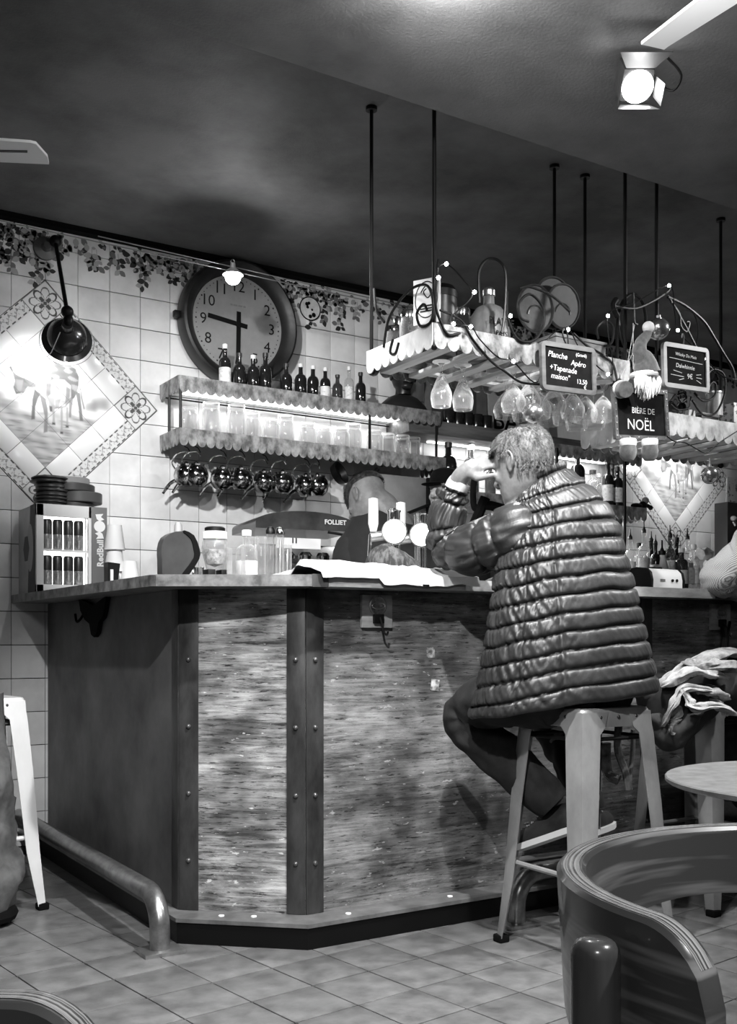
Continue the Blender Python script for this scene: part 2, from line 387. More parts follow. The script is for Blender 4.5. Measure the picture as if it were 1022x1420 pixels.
def cow_paint(U, Vv):
    # U,Vv run over the tilted square; x,z are upright picture coordinates in -1..1 across its diagonals
    x = U; z = Vv; rng = np.random.RandomState(3)
    c = np.full(x.shape, .80)
    def over(mask, tone, a=1.0):
        nonlocal c
        c = c * (1 - mask * a) + tone * mask * a
    n = sum(np.sin(x * f1 + z * f2 + p) for f1, f2, p in ((7, 23, 1), (13, 41, 2), (29, 17, 4), (5, 61, 0))) / 4
    bg = -.17 + .03 * np.sin(x * 7)
    g = np.clip((bg - z) / .06, 0, 1); over(g, .46 + .16 * n)                                      # meadow
    for k in range(120):
        a, b = rng.uniform(-.8, .8), rng.uniform(-1, -.25); over(np.exp(-((x - a) / .06) ** 2 - ((z - b) / .010) ** 2), .16, .55)
    for a, b, r1, r2 in ((.80, .0, .15, .09), (.66, -.07, .10, .07), (-.78, -.08, .22, .09), (-.52, -.15, .16, .06), (-.9, .0, .12, .10)):
        over(np.exp(-((x - a) / r1) ** 4 - ((z - b) / r2) ** 4), .30 + .1 * n, .85)                # bushes
    hide = .10 + .10 * (n > .05) + .04 * n
    P_ = lambda pts, tone, a=.92, sft=.018: over(poly_mask(x, z, pts, sft), tone, a)
    P_([(0, .45), (.06, .51), (.28, .54), (.44, .47), (.49, .35), (.48, .18), (.42, .04), (.30, -.08), (.22, -.10), (.10, .1), (.0, .3)], hide)
    P_([(.43, .14), (.50, .12), (.535, -.18), (.55, -.28), (.50, -.28), (.475, -.1)], .14); P_([(.49, .3), (.53, .1), (.57, -.1), (.55, -.12), (.51, .05)], .2); P_([(.34, .0), (.40, .02), (.37, -.25), (.34, -.25)], .2)
    wb = [(-.30, .20), (-.22, .38), (-.05, .42), (.06, .36), (.10, .10), (.02, -.04), (-.10, .02), (-.16, .10)]
    P_(wb, .80); over(poly_line(x, z, wb, .016), .30, .7)
    P_([(-.46, .32), (-.40, .27), (-.35, .25), (-.24, .22), (-.12, .17), (-.13, .12), (-.24, .11), (-.30, .02), (-.40, -.01), (-.44, .08), (-.42, .18)], .16 + .08 * n)
    P_([(-.40, .20), (-.30, .20), (-.33, .04), (-.39, .03)], .34, .6); P_([(-.50, .36), (-.46, .30), (-.44, .31), (-.47, .38)], .12)
    P_([(-.15, .10), (-.06, .04), (-.10, -.04), (-.135, -.15), (-.14, -.33), (-.19, -.34), (-.185, -.2), (-.18, -.06)], .12)
    P_([(-.08, .05), (.01, -.02), (.04, -.16), (.035, -.49), (-.02, -.51), (-.005, -.27), (-.06, -.06)], .20)
    cf = [(.02, .21), (.125, .28), (.28, .29), (.375, .21), (.38, .04), (.29, -.10), (.13, -.15), (.02, .02)]
    P_(cf, .46 + .2 * n); over(poly_line(x, z, cf, .018), .10, .75)
    P_([(.02, .2), (.09, .22), (.08, .05), (.03, .0)], .16, .8); P_([(.30, .20), (.36, .16), (.35, .0), (.29, -.06)], .14, .8); P_([(.14, -.02), (.22, .0), (.20, -.14), (.15, -.14)], .2, .6)
    P_([(.03, .02), (.14, .02), (.13, -.12), (.10, -.20), (.06, -.18)], .34, .9); P_([(.06, -.12), (.12, -.12), (.11, -.2), (.07, -.2)], .08, .9)
    for a, b, w_ in ((.12, -.38, .022), (.235, -.50, .02), (.315, -.40, .02)): P_([(a - w_, -.10), (a + w_, -.10), (a + w_ * .6, b + .12), (a + w_, b), (a - w_, b), (a - w_ * .5, b + .12)], .30); P_([(a - w_, b + .03), (a + w_, b + .03), (a + w_, b), (a - w_, b)], .06)
    return c
def border_paint(U, Vv):                # leafy border: repeating leaves between two dashed rims
    x = (U + 1) * 4.6; z = Vv; c = np.full(U.shape, .70)
    rim = (np.abs(np.abs(z) - .86) < .10) & (np.sin(x * 9) > -.3); c[rim] = .08
    for k in range(10):
        for (a, b, r) in ((.2, .35, .22), (.65, -.35, .22), (.55, .3, .14), (.1, -.3, .14), (.9, .1, .16)):
            d = np.hypot((x - k - a) * 1.0, (z - b) * .42); c = np.where(d < r * .42, .22 + .3 * (np.sin(d * 60) > 0), c)
    c = np.where(np.abs(z - .3 * np.sin(x * 6.28)) < .05, .15, c); return c
def corner_paint(U, Vv):
    r = np.hypot(U, Vv); a = np.arctan2(Vv, U); c = np.full(U.shape, .68)
    pet = np.abs(np.cos(2 * a)) * .95; c = np.where((r < pet) & (r > pet - .14), .08, c)
    pet2 = np.abs(np.sin(2 * a)) * 1.0; c = np.where((r < pet2) & (r > pet2 - .10), .14, c); c = np.where((r < pet * .5) & (r > .16), .10, c)
    c = np.where((r < .12), .1, c); c = np.where(np.maximum(abs(U), abs(Vv)) > .95, .2, c); return c
pm = MV('painted_glaze', .2)
SQ = .1457
cow_me = []
for a in range(3):
    for b in range(3):
        def fn(U, Vv, a=a, b=b):
            s = (a + (U + 1) / 2) / 3 * 2 - 1; t = (b + (Vv + 1) / 2) / 3 * 2 - 1
            return cow_paint((s - t) / 2 * 1.0, (s + t) / 2 * 1.0)       # turned by 45 degrees
        cow_me.append((a, b, paint_mesh('picture_tile', SQ - .0015, SQ - .0015, 56, 56, fn, pm)))
bor_me = paint_mesh('border_tile', 3 * SQ, .058, 260, 22, border_paint, pm)
cor_me = paint_mesh('corner_tile', SQ - .002, SQ - .002, 70, 70, corner_paint, pm)
plain = MB().box((0, 0, 0), (SQ - .002, .006, .086), bev=.001).mesh('plain_tile', M('pure_tile', .8, .2))
for (qx, qz), lab in zip(cows, ('diamond tile picture of grazing cows left of the clock, under a wall lamp', 'diamond tile picture of grazing cows on the right, behind the hanging bauble')):
    t = thing('tile_picture', lab, 'tile picture', (qx, BW - .006, qz), 0, None, (0, -PI / 4, 0))
    # local x,z of the tilted square; rotating by -45 deg about Y turns the square onto its corner
    MB().box((0, .003, 0), (5 * SQ, .004, 5 * SQ)).obj('backing', grout, t)
    for a, b, me in cow_me: link('picture_tile', me, t, ((a - 1) * SQ, 0, (b - 1) * SQ))
    for k in range(4):
        rr = (0, k * PI / 2, 0); R = Mx.Rotation(k * PI / 2, 4, 'Y')
        link('border_tile', bor_me, t, R @ V((0, -.001, 2.5 * SQ - .03)), rr)
        for a in (-1, 0, 1): link('plain_tile', plain, t, R @ V((a * SQ, 0, 1.5 * SQ + .044)), rr)
        link('corner_tile', cor_me, t, R @ V((2 * SQ, -.001, 2 * SQ)), (0, PI / 4 * 0 + k * PI / 2, 0))
# ---- garland of leaves painted along the top tiles
leafm = [M('painted_leaf_dark', .03, .4), M('painted_leaf_mid', .16, .4), M('painted_leaf_pale', .38, .4)]
gm = MB(); rl = random.Random(4)
def leaf(x, z, a, L, mi):
    c, s = math.cos(a), math.sin(a); pts = []
    for u, w in ((0, 0), (.25, .28), (.55, .34), (.85, .16), (1, 0), (.85, -.16), (.55, -.34), (.25, -.28)):
        pts.append((x + (u * c - w * s) * L, z + (u * s + w * c) * L))
    gm.add([(p[0], BW - .0066 - mi * .0001, p[1]) for p in pts], [list(range(8))], mi)
def sprig(x, z, L, n, hang):
    px, pz, a = x, z, -PI / 2 + rl.uniform(-.5, .5)
    for k in range(n):
        nx, nz_ = px + math.cos(a) * L, pz + math.sin(a) * L
        w = .0008; gm.add([(px - w, BW - .0064, pz), (px + w, BW - .0064, pz), (nx + w, BW - .0064, nz_), (nx - w, BW - .0064, nz_)], [[0, 1, 2, 3]], 1)
        for sg in (-1, 1):
            if rl.random() < .9: leaf(nx, nz_, a + sg * rl.uniform(.5, 1.2), rl.uniform(.024, .042), rl.choice((0, 0, 1, 2)))
        px, pz = nx, nz_; a += rl.uniform(-.35, .35)
x = .6
while x < 5.9:
    ph = (x - .95) % .72
    dens = 1 if ph < .34 else .3
    for k in range(int(5 * dens) + 1):
        leaf(x + rl.uniform(-.03, .03), CZ - .03 - abs(rl.gauss(0, .045)) - rl.random() * .03, rl.uniform(0, 6.3), rl.uniform(.018, .042), rl.choice((0, 0, 1, 1, 2)))
    if rl.random() < .35 * dens + .05: sprig(x, CZ - .07, .026, rl.randint(3, 8) if dens == 1 else 3, 1)
    x += .020
gm.obj('painted_garland', leafm, wall, sm=False)['kind'] = 'stuff'

# ================================================ COUNTER
oldwood = MW('worn_plank', .012, .70, 70, (.40, .60))
oldwood2 = MW('worn_plank_mid', .012, .34, 85, (.38, .62))
sheet = M('dark_sheet', .03, .5, .0, col2=.15, scale=(3, 3, 3), detail=14, lo=.32, hi=.68, bump=.1, bscale=(40, 40, 40))
strap = M('iron_strap', .022, .42, .35, col2=.07, scale=(14, 14, 5), detail=8, bump=.2)
plinth_top = M('plinth_wood', .07, .45, col2=.15, scale=(12, 12, 12))
A = V((1.24, 3.105)); B = V((1.545, 2.84))                        # panel corners
ctr = thing('bar_counter', 'long panelled bar counter with riveted metal straps and a chamfered corner', 'bar counter', (1.4, 2.9, 0))
def vp(p, q, z0_, z1_, th, mi=0, bev=0):                            # vertical slab from p to q (2-D), outer face on the line, thickness behind
    p = V((p[0], p[1])); q = V((q[0], q[1])); d = (q - p); n = V((-d.y, d.x)).normalized() * th
    c = (p + q) / 2 + n / 2; L = d.length
    m = Mx.Translation((c.x, c.y, (z0_ + z1_) / 2)) @ Mx.Rotation(math.atan2(d.y, d.x), 4, 'Z')
    return MB().box((0, 0, 0), (L, abs(th), z1_ - z0_), mi, m, bev)
vp((A.x, 4.640), (A.x, A.y), .078, 1.085, .03).obj('panel', sheet, ctr, world=True)
mid = MB()
vp(A, B, .078, 1.085, .03).obj('panel', oldwood, ctr, world=True)
x = B.x
for x2 in (3.02, 4.5, 6.2):
    vp((x, B.y), (x2 - .004, B.y), .078, 1.085, .03).obj('panel', oldwood2, ctr, world=True); x = x2
# plinth with ledge
pl = MB(); outer = [(1.195, 4.642), (1.195, 3.015), (1.5, 2.741), (6.2, 2.741)]; inner = [(1.30, 4.642), (1.30, 3.14), (1.60, 2.87), (6.2, 2.87)]
pl.prism(outer + inner[::-1], .066); pl.obj('plinth', black, ctr, world=True)
pt_ = MB(); outer = [(1.190, 4.642), (1.190, 3.012), (1.498, 2.735), (6.2, 2.735)]; pt_.prism(outer + inner[::-1], .012, mx=T(0, 0, .066)); pt_.obj('plinth_ledge', plinth_top, ctr, world=True)
# straps with rivets
dirc = (B - A).normalized(); nrc = V((dirc.y, -dirc.x))
rivm = MB().ball((0, 0, 0), (.008, .008, .008), 10, 6).mesh('rivet', M('rivet_iron', .12, .35, .6))
def strap_at(p, q, rivs=True, w=None):
    s = vp(p, q, .079, 1.085, -.006, bev=.0012).obj('strap', strap, ctr, world=True)
    if rivs:
        d = V((q[0] - p[0], q[1] - p[1])); n = V((d.y, -d.x)).normalized(); c = V(p) + d / 2
        for z in (.865, .655, .445, .235):
            link('rivet', rivm, s, V((c.x + n.x * .007, c.y + n.y * .007, z)) - ctr.location)
    return s
strap_at((A.x, A.y + .055), (A.x, A.y), False)
strap_at(A, A + dirc * .062)
strap_at(B - dirc * .058, B)
strap_at(B, B + V((.062, 0)))
for xx in (3.0,): strap_at((xx, B.y), (xx + .06, B.y))
# coins of candle wax / caps on the ledge
for px, py, nm in ((307, 1270, 'by the chamfered corner, left one'), (352, 1271, 'by the chamfered corner, right one'), (483, 1267, 'nearest the riveted corner on the long side'), (624, 1243, 'on the long side, left of the stool')):
    p = WZ(px, py, .079); tag(MB().lathe([(.0, 0), (.009, 0), (.009, .003), (0, .003)], 14, T(p.x, p.y, .078)).obj('white_token', M('cap', .85, .5)), 'small white round token on the plinth ledge, ' + nm, 'token', 'tokens on the plinth ledge')
# square stickers / patches
for px, py in ((597, 905), (603, 950)):
    p = WY(px, py, B.y); mb = MB().box((0, 0, 0), (.032, .002, .034 if py < 920 else .038), mx=T(p.x, B.y - .001, p.z) @ Mx.Rotation(.12 if py > 920 else -.05, 4, 'Y'))
    mb.obj('sticker_remnant', M('sticker', .12, .7, col2=.6, scale=(60, 60, 60), detail=6, lo=.4, hi=.6), ctr, world=True)
# worktop
wt_dark = M('worktop_edge', .06, .42, col2=.22, scale=(20, 20, 20), detail=8, bump=.3)
wt_light = M('worktop_pale', .22, .4, col2=.48, scale=(6, 18, 18), detail=10, bump=.2)
topm = thing('worktop', 'thick worn bar worktop following the chamfered counter', 'worktop', (1.4, 2.9, 1.085))
def slab(poly, z0_, z1_, mat, name):
    m = MB(); m.prism(poly, z1_ - z0_, mx=T(0, 0, z0_))
    return m.obj(name, mat, topm, world=True)
slab([(1.085, 4.645), (1.098, 2.985), (1.109, 2.97), (1.80, 3.50), (1.80, 4.645)], 1.086, 1.120, wt_dark, 'left_board')
slab([(1.110, 2.969), (1.505, 2.722), (1.83, 3.49), (1.802, 3.499)], 1.086, 1.121, wt_dark, 'corner_board')
slab([(1.503, 2.719), (1.525, 2.708), (1.552, 2.708), (1.86, 3.45), (1.832, 3.488)], 1.084, 1.1225, strap, 'joint_plate')
slab([(1.554, 2.710), (3.27, 2.710), (3.27, 3.45), (1.862, 3.45)], 1.086, 1.121, wt_light, 'long_board')
slab([(3.275, 2.713), (6.2, 2.713), (6.2, 3.29), (3.275, 3.29)], 1.086, 1.121, wt_dark, 'far_board')
# black hook with a bat-shaped ornament under the left worktop
p = WX(135, 845, A.x)
hk = thing('wall_hook', 'black cast iron ornamental hook under the left end of the worktop', 'hook', (A.x, p.y, 1.0))
bt = MB(); pr = [(-.07, .085), (-.035, .07), (0, .055), (.035, .07), (.08, .085), (.07, .04), (.045, .005), (.02, -.01), (.01, -.05), (-.005, -.06), (-.02, -.045), (-.03, -.005), (-.05, .01), (-.06, .04)]
bt.prism([(-a * 2.3, b * 1.05) for a, b in pr], .018, mx=frame((0, 0, 0), (0, 1, 0), (-1, 0, 0)) if False else Mx(((0, 0, -1, 0), (-1, 0, 0, 0), (0, 1, 0, 0), (0, 0, 0, 1)))); bt.obj('plate', blackmatt, hk)
MB().tube(smooth_path([(-.005, .14, .04), (-.015, .165, .01), (-.02, .20, .0), (-.02, .22, .03)]), .005, 8).obj('hook_arm', blackmatt, hk)
# hook plates on the long side
def plate(px, py, lab):
    p = WY(px, py, B.y); t = thing('bag_hook', lab, 'hook', (p.x, B.y - .001, p.z))
    MB().box((0, -.007, 0), (.115, .014, .105), bev=.003).obj('plate', M('hook_plate', .25, .4, .2, col2=.45, scale=(9, 30, 30)), t)
    MB().lathe([(.033, 0), (.033, .004), (.029, .006), (.026, .004), (0, .004)], 28, frame((0, -.014, .018), (1, 0, 0), (0, -1, 0))).obj('emblem', M('emblem', .32, .4, .4, col2=.15, scale=(90, 90, 90)), t)
    m = MB(); m.tube([(.024 * math.cos(a) * 1.0, -.021, .018 + .010 * math.sin(a)) for a in [2 * PI * k / 20 for k in range(20)]], .0016, 5, closed=True); m.obj('emblem_ring', steel, t)
    MB().box((.0, -.02, -.024), (.036, .014, .03), bev=.002).obj('latch', black, t)
    MB().tube(smooth_path([(0, -.028, -.02), (.002, -.04, -.045), (.004, -.045, -.065), (.012, -.05, -.075), (.02, -.045, -.066)]), .0035, 8).obj('hook_arm', iron, t)
    return t
plate(520, 848, 'square hook plate with round emblem on the lit panel of the counter')
plate(996, 856, 'square hook plate with a strap hanging from it, right of the stools')
# foot rails
def rail(pts, lab, flange):
    t = thing('foot_rail', lab, 'foot rail', flange); m = MB().tube(pts, .030, 20); m.obj('pipe', M('rail_steel', .22, .28, .85, col2=.35, scale=(30, 30, 30)), t, world=True)
    MB().box((0, 0, .006), (.125, .10, .012), bev=.002).obj('flange', steel, t); return t
f1 = V((1.118, 2.955, 0)); h = .165
pts = [f1 + V((0, 0, .01)), f1 + V((0, 0, .06))] + [f1 + V((0, .10 * (1 - math.cos(a)), .065 + .10 * math.sin(a))) for a in [PI / 2 * k / 8 for k in range(1, 9)]] + [(1.118, 4.65, h)]
rail(pts, 'steel foot rail bending down to the floor along the left side of the counter', f1)
f2 = WZ(716, 1283, 0)
pts = [f2 + V((0, 0, .01)), f2 + V((0, 0, .06))] + [f2 + V((.10 * (1 - math.cos(a)), 0, .065 + .10 * math.sin(a))) for a in [PI / 2 * k / 8 for k in range(1, 9)]] + [(6.2, f2.y, h)]
rail(pts, 'steel foot rail bending down to the floor behind the bar stool', f2)
# ================================================ SCALLOPED METAL SHELVES ON THE WALL
def scallop(mb, p, q, ztop, drop, n, th=.004, mi=0, wave=.35):
    p = V((p[0], p[1])); q = V((q[0], q[1])); d = q - p; L = d.length; poly = [(0, 0)]
    for k in range(n):
        for j in range(7):
            a = PI * j / 6; poly.append(((k + .5 - .5 * math.cos(a)) * L / n, -drop * (1 - wave) - drop * wave * math.sin(a)))
    poly.append((L, 0))
    mx = Mx(((d.x / L, 0, d.y / L, p.x), (d.y / L, 0, -d.x / L, p.y), (0, 1, 0, ztop), (0, 0, 0, 1)))
    # build as strip quads so that the concave outline stays clean
    for i in range(1, len(poly) - 2):
        a, b = poly[i], poly[i + 1]
        if b[0] - a[0] < 1e-6: continue
        mb.prism([(a[0], 0), a, b, (b[0], 0)], th, mx, mi)
SX0, SX1, SY = 1.764, 3.206, 4.425
sh = thing('wall_shelf', 'two-tier painted metal wall shelf with scalloped edges above the hanging pitchers', 'shelf', (SX0, SY, 1.8))
def tier(z0_, z1_, nm, x1=SX1):
    m = MB(); h = z1_ - z0_
    scallop(m, (SX0, SY), (x1, SY), z1_, h, int((x1 - SX0) / .043)); scallop(m, (SX0, BW - .006), (SX0, SY), z1_, h, 6); scallop(m, (x1, SY), (x1, BW - .006), z1_, h, 6)
    o = m.obj(nm + '_apron', zinc, sh, world=True)
    MB().box(((SX0 + x1) / 2, (SY + BW) / 2, z1_ - .022), (x1 - SX0 - .008, BW - SY - .01, .012)).obj(nm + '_board', M('shelf_board', .45, .5, .2, col2=.6), sh, world=True)
tier(2.040, 2.115, 'upper'); tier(1.800, 1.880, 'lower', 3.24)
for x, y in ((SX0 + .006, 4.56), (SX0 + .012, SY + .012), (2.78, SY + .012), (3.19, SY + .012), (3.19, 4.60)):
    MB().tube([(x, y, 1.86), (x, y, 2.10)], .007, 8).obj('post', iron, sh, world=True)
MB().tube([(SX0, 4.63, 2.055), (SX1, 4.63, 2.055)], .004, 6).obj('rail', iron, sh, world=True)
MB().box(((SX0 + SX1) / 2 + .02, 4.60, 2.078), (1.30, .02, .006)).obj('light_strip', glow, sh, world=True)
light('AREA', (2.5, 4.58, 2.066), 1.5, (2.5, 4.52, 1.8), 1.3, sy=.03)
# preserving jars between the tiers
def jar_mesh(r, h, lidmat):
    b = MB().lathe([(0, 0), (r * .9, 0), (r, .008), (r, h * .72), (r * .82, h * .80), (r * .82, h * .86), (r * .78, h * .86), (r * .78, h * .8), (r * .94, h * .70), (r * .94, .012), (0, .012)], 20).mesh('body', jar_glass)
    l = MB().lathe([(0, h * .86), (r * .86, h * .86), (r * .86, h * .97), (r * .8, h), (0, h)], 20).mesh('lid', lidmat)
    return b, l
jb, jl = jar_mesh(.044, .15, jar_glass)
jx = [1.84, 1.96, 2.08, 2.17, 2.26, 2.35, 2.46, 2.56, 2.65, 2.735, 2.85, 2.94, 3.02, 3.10]
ords = ['first', 'second', 'third', 'fourth', 'fifth', 'sixth', 'seventh', 'eighth', 'ninth', 'tenth', 'eleventh', 'twelfth', 'thirteenth', 'fourteenth', 'fifteenth', 'sixteenth']
for k, x in enumerate(jx):
    sc = (1, 1, random.uniform(.8, 1.05)) if k not in (1, 2) else (1.05, 1.05, 1.12)
    t = thing('glass_jar', 'clear glass jar between the two tiers of the wall shelf, %s from the left' % ords[k], 'jar', (x, 4.50 + .02 * (k % 2), 1.8645), k, 'jars between the shelf tiers'); t.scale = sc
    link('body', jb, t); link('lid', jl, t)
# hanging pitchers
pitm = M('polished_steel', .55, .12, 1.0, col2=.12, scale=(26, 26, 26), detail=2, lo=.42, hi=.58)
pb = MB().lathe([(0, -.055), (.03, -.053), (.050, -.035), (.057, -.005), (.050, .025), (.038, .038), (.040, .045), (0, .045)], 22).mesh('body', pitm)
psp = MB().tube(smooth_path([(.04, 0, -.02), (.075, 0, -.040), (.098, 0, -.070), (.108, 0, -.085)], 4), [.009] * 4 + [.008] * 4 + [.006] * 4 + [.007], 8).mesh('spout', pitm)
pha = MB().tube(smooth_path([(.045, 0, .02), (.066, 0, .055), (.044, 0, .095), (.0, 0, .105), (-.02, 0, .085)], 5), .004, 6).mesh('handle', chrome)
plid = MB().ball((0, 0, .05), .011, 10, 6).mesh('knob', black)
phk = MB().tube(smooth_path([(-.02, 0, .1), (-.008, 0, .122), (.006, 0, .13), (.01, 0, .15)], 5), .0025, 6).mesh('hook', iron)
pt0 = None
for k, (px, py) in enumerate(((258, 655), (272, 662), (308, 660), (334, 667), (366, 668), (392, 672), (424, 670), (440, 673))):
    p = WY(px, py, 4.50 - .03 * (k % 2)); p.z = 1.683 + (.0 if k < 6 else -.0)
    L = 'shiny round metal pitcher hanging under the wall shelf, %s from the left' % ords[k]
    if pt0 is None:
        pt0 = thing('metal_pitcher', L, 'pitcher', p, 2.5, 'pitchers hanging under the wall shelf'); [link(n, m, pt0) for n, m in (('body', pb), ('spout', psp), ('handle', pha), ('knob', plid), ('hook', phk))]
    else: dup(pt0, p, 2.5 + random.uniform(-.35, .35) + (1.2 if k == 7 else 0), L)
for k in range(5):
    x = 2.57 + k * .1; m = MB().tube(smooth_path([(0, 0, .03), (0, 0, .01), (.006, 0, -.02), (-.008, 0, -.03), (-.014, 0, -.016)]), .0022, 6)
    tag(m.obj('hook', iron), 'empty iron hook under the wall shelf right of the pitchers, %s from the left' % ords[k], 'hook', 'empty hooks under the shelf').location = (x, SY + .03, 1.835)

# ---- bottles
def bottle_meshes(kind, h, r, mat, lab=True):
    nk = {'beer': .30, 'wine': .32, 'liq': .26, 'square': .2, 'long': .38}[kind] * h; nr = r * .36; s = h - nk - r * (1.0 if kind != 'wine' else .7)
    prof = [(0, 0), (r * .92, 0), (r, .006), (r, s)] + [(nr + (r - nr) * math.cos(a), s + (h - nk - s) * math.sin(a)) for a in (.4, .8, 1.15, 1.45)] + [(nr, h - nk + .01), (nr, h * .93), (nr * 1.15, h * .94), (nr * 1.15, h * .97), (nr * .95, h * .975), (0, h * .975)]
    b = MB().lathe(prof, 18).mesh('body', mat)
    parts = [('body', b)]
    if lab:
        z = s * .5; parts.append(('label', MB().lathe([(r * 1.006, z - s * .30), (r * 1.012, z - s * .30), (r * 1.012, z + s * .30), (r * 1.006, z + s * .30)], 18, cap=False).mesh('label', labelm)))
    return parts
capm = M('bottle_cap_dark', .03, .4); capw = M('bottle_cap_pale', .7, .4)
def cap_mesh(h, r, kind):
    nr = r * .36
    if kind == 'pour': return MB().lathe([(nr * 1.1, h * .95), (nr * 1.1, h), (nr * .6, h * 1.03), (nr * .35, h * 1.06), (nr * .25, h * 1.16), (0, h * 1.16)], 12).mesh('pourer', M('pourer', .02, .35, .3))
    m = capw if kind == 'white' else capm
    return MB().lathe([(nr * 1.2, h * .9), (nr * 1.25, h), (nr * 1.1, h * 1.008), (0, h * 1.008)], 14).mesh('cap', m)
_bk = {}
def bottle(loc, kind, h, r, mat, label, group, cap='dark', lab=True, cat='bottle', rz=None):
    key = (kind, round(h, 3), round(r, 3), mat.name, cap, lab)
    if key not in _bk: _bk[key] = bottle_meshes(kind, h, r, mat, lab) + [('pourer' if cap == 'pour' else 'cap', cap_mesh(h, r, cap))]
    t = thing('bottle', label, cat, loc, random.uniform(-3, 3) if rz is None else rz, group)
    for n, m in _bk[key]: link(n, m, t)
    return t
row = [(312, .20, .028, darkglass, 1, 'white', 'dark beer bottle with a pale round-printed label, first from the left on the wall shelf'), (332, .17, .029, darkglass, 0, 'dark', 'dark stubby bottle, second from the left before the clock'), (351, .17, .029, darkglass, 0, 'white', 'dark bottle with a bright foil neck, third from the left before the clock'),
       (368, .19, .030, darkglass, 0, 'dark', 'dark bottle with dim label, fourth from the left before the clock'), (397, .155, .029, darkglass, 0, 'dark', 'dark bottle right of the clock hands, fifth from the left'), (417, .165, .029, darkglass, 0, 'white', 'dark bottle with a foil collar, sixth from the left on the wall shelf'),
       (434, .165, .029, darkglass, 0, 'white', 'dark bottle with a foil collar, seventh from the left on the wall shelf'), (451, .165, .027, darkglass, 1, 'white', 'dark bottle with white cap and white label on the wall shelf'), (468, .14, .027, midglass, 0, 'dark', 'small grey glass bottle, third from the right on the wall shelf'),
       (484, .19, .023, glass, 1, 'white', 'clear slim bottle, second from the right on the wall shelf'), (500, .17, .027, darkglass, 0, 'dark', 'dark bottle, last on the right of the wall shelf beside the bust')]
for px, h, r, mt, lb, cp, L in row:
    p = WY(px, 520, SY + .05); bottle((p.x, SY + .05, 2.0995), 'beer', h, r, mt, L, 'bottles on the wall shelf', cp, bool(lb))

# bust
p = WY(562, 560, 4.50); t = thing('bust_statuette', 'black bust of a man in a flat cap, right end of the wall shelf', 'statuette', (p.x, 4.52, 2.10), -.25)
m = MB(); m.lathe([(0, 0), (.135, 0), (.135, .02), (.12, .05), (.08, .085), (.045, .10), (.04, .12), (0, .12)], 26, Mx.Diagonal((1, .55, 1, 1)))
m.lathe([(0, .10), (.040, .10), (.042, .135), (.052, .15), (.064, .18), (.068, .21), (.062, .245), (.045, .27), (0, .28)], 22, Mx.Diagonal((.95, 1.1, 1, 1)))
m.ball((0, -.075, .195), (.011, .018, .02)); m.ball((0, -.062, .158), (.022, .018, .008)); m.ball((.066, 0, .195), (.008, .018, .024)); m.ball((-.066, 0, .195), (.008, .018, .024)); m.ball((0, -.055, .135), (.03, .025, .018))
m.obj('head_and_shoulders', M('black_plaster', .016, .35), t)
m = MB(); m.lathe([(0, .24), (.072, .24), (.088, .262), (.078, .29), (.045, .305), (0, .308)], 24, Mx.Diagonal((1, 1.15, 1, 1))); m.ball((0, -.085, .243), (.058, .045, .008)); m.obj('cap', blackmatt, t)
MB().ball((.0, -.076, .160), (.018, .008, .004)).obj('teeth', M('teeth', .35, .4), t)

# ---- clock
cc = WY(330, 450, BW - .05); t = thing('wall_clock', 'large round wall clock with a thick dark case, showing half past nine', 'clock', (cc.x, BW - .008, cc.z), 0)
R0 = .300; fx = frame((0, 0, 0), (1, 0, 0), (0, -1, 0))
MB().lathe([(0, 0), (R0 * .98, 0), (R0, .012), (R0, .075), (R0 * .985, .092), (R0 * .95, .098), (R0 * .87, .085), (R0 * .80, .058), (R0 * .785, .04), (0, .04)], 72, fx).obj('case', M('clock_case', .006, .45, col2=.02, scale=(9, 9, 9)), t)
face = MB().lathe([(0, .0405), (R0 * .78, .0405), (R0 * .78, .043), (0, .043)], 64, fx).obj('dial', M('dial', .20, .6, col2=.25, scale=(6, 6, 6)), t)
def onface(a, r, y=-.0435): return V((math.sin(a) * r, y, math.cos(a) * r))
for n in range(1, 13):
    a = 2 * PI * n / 12; q = onface(a, R0 * .60)
    text(str(n), .074, frame(q, (1, 0, 0), (0, -1, 0)), black, face, 'numeral', .0005)
m = MB()
for n in range(60):
    a = 2 * PI * n / 60; q = onface(a, R0 * .725); s = .0045 if n % 5 == 0 else .0026
    m.box(q, (s * 1.6, .001, s * 1.6))
m.obj('minute_dots', black, face)
mm = MB(); [mm.box(onface(0, R0 * .30) + V((dx, 0, dz)), (w_, .0008, .008)) for dx, dz, w_ in ((-.034, .0, .012), (-.014, .0, .022), (.012, 0, .022), (.034, 0, .012))]; mm.obj('maker_mark', M('print_grey', .16, .6), face)
def hand(a, L, back, w, nm, y):
    d = V((math.sin(a), 0, math.cos(a))); m = MB(); m.box((0, 0, (L - back) / 2), (w, .002, L + back)); m.v = [Mx.Rotation(a, 4, 'Y') @ v for v in m.v]; o = m.obj(nm, black, t); o.location = (0, y, 0)
hand(math.radians(277), R0 * .53, R0 * .16, .022, 'hour_hand', -.047); hand(math.radians(181), R0 * .62, R0 * .2, .022, 'minute_hand', -.050)
MB().lathe([(0, .043), (.014, .043), (.014, .054), (0, .054)], 16, fx).obj('spindle', black, t)
MB().box((-R0 - .012, -.04, -.0), (.03, .03, .03), bev=.004).obj('lug', black, t)
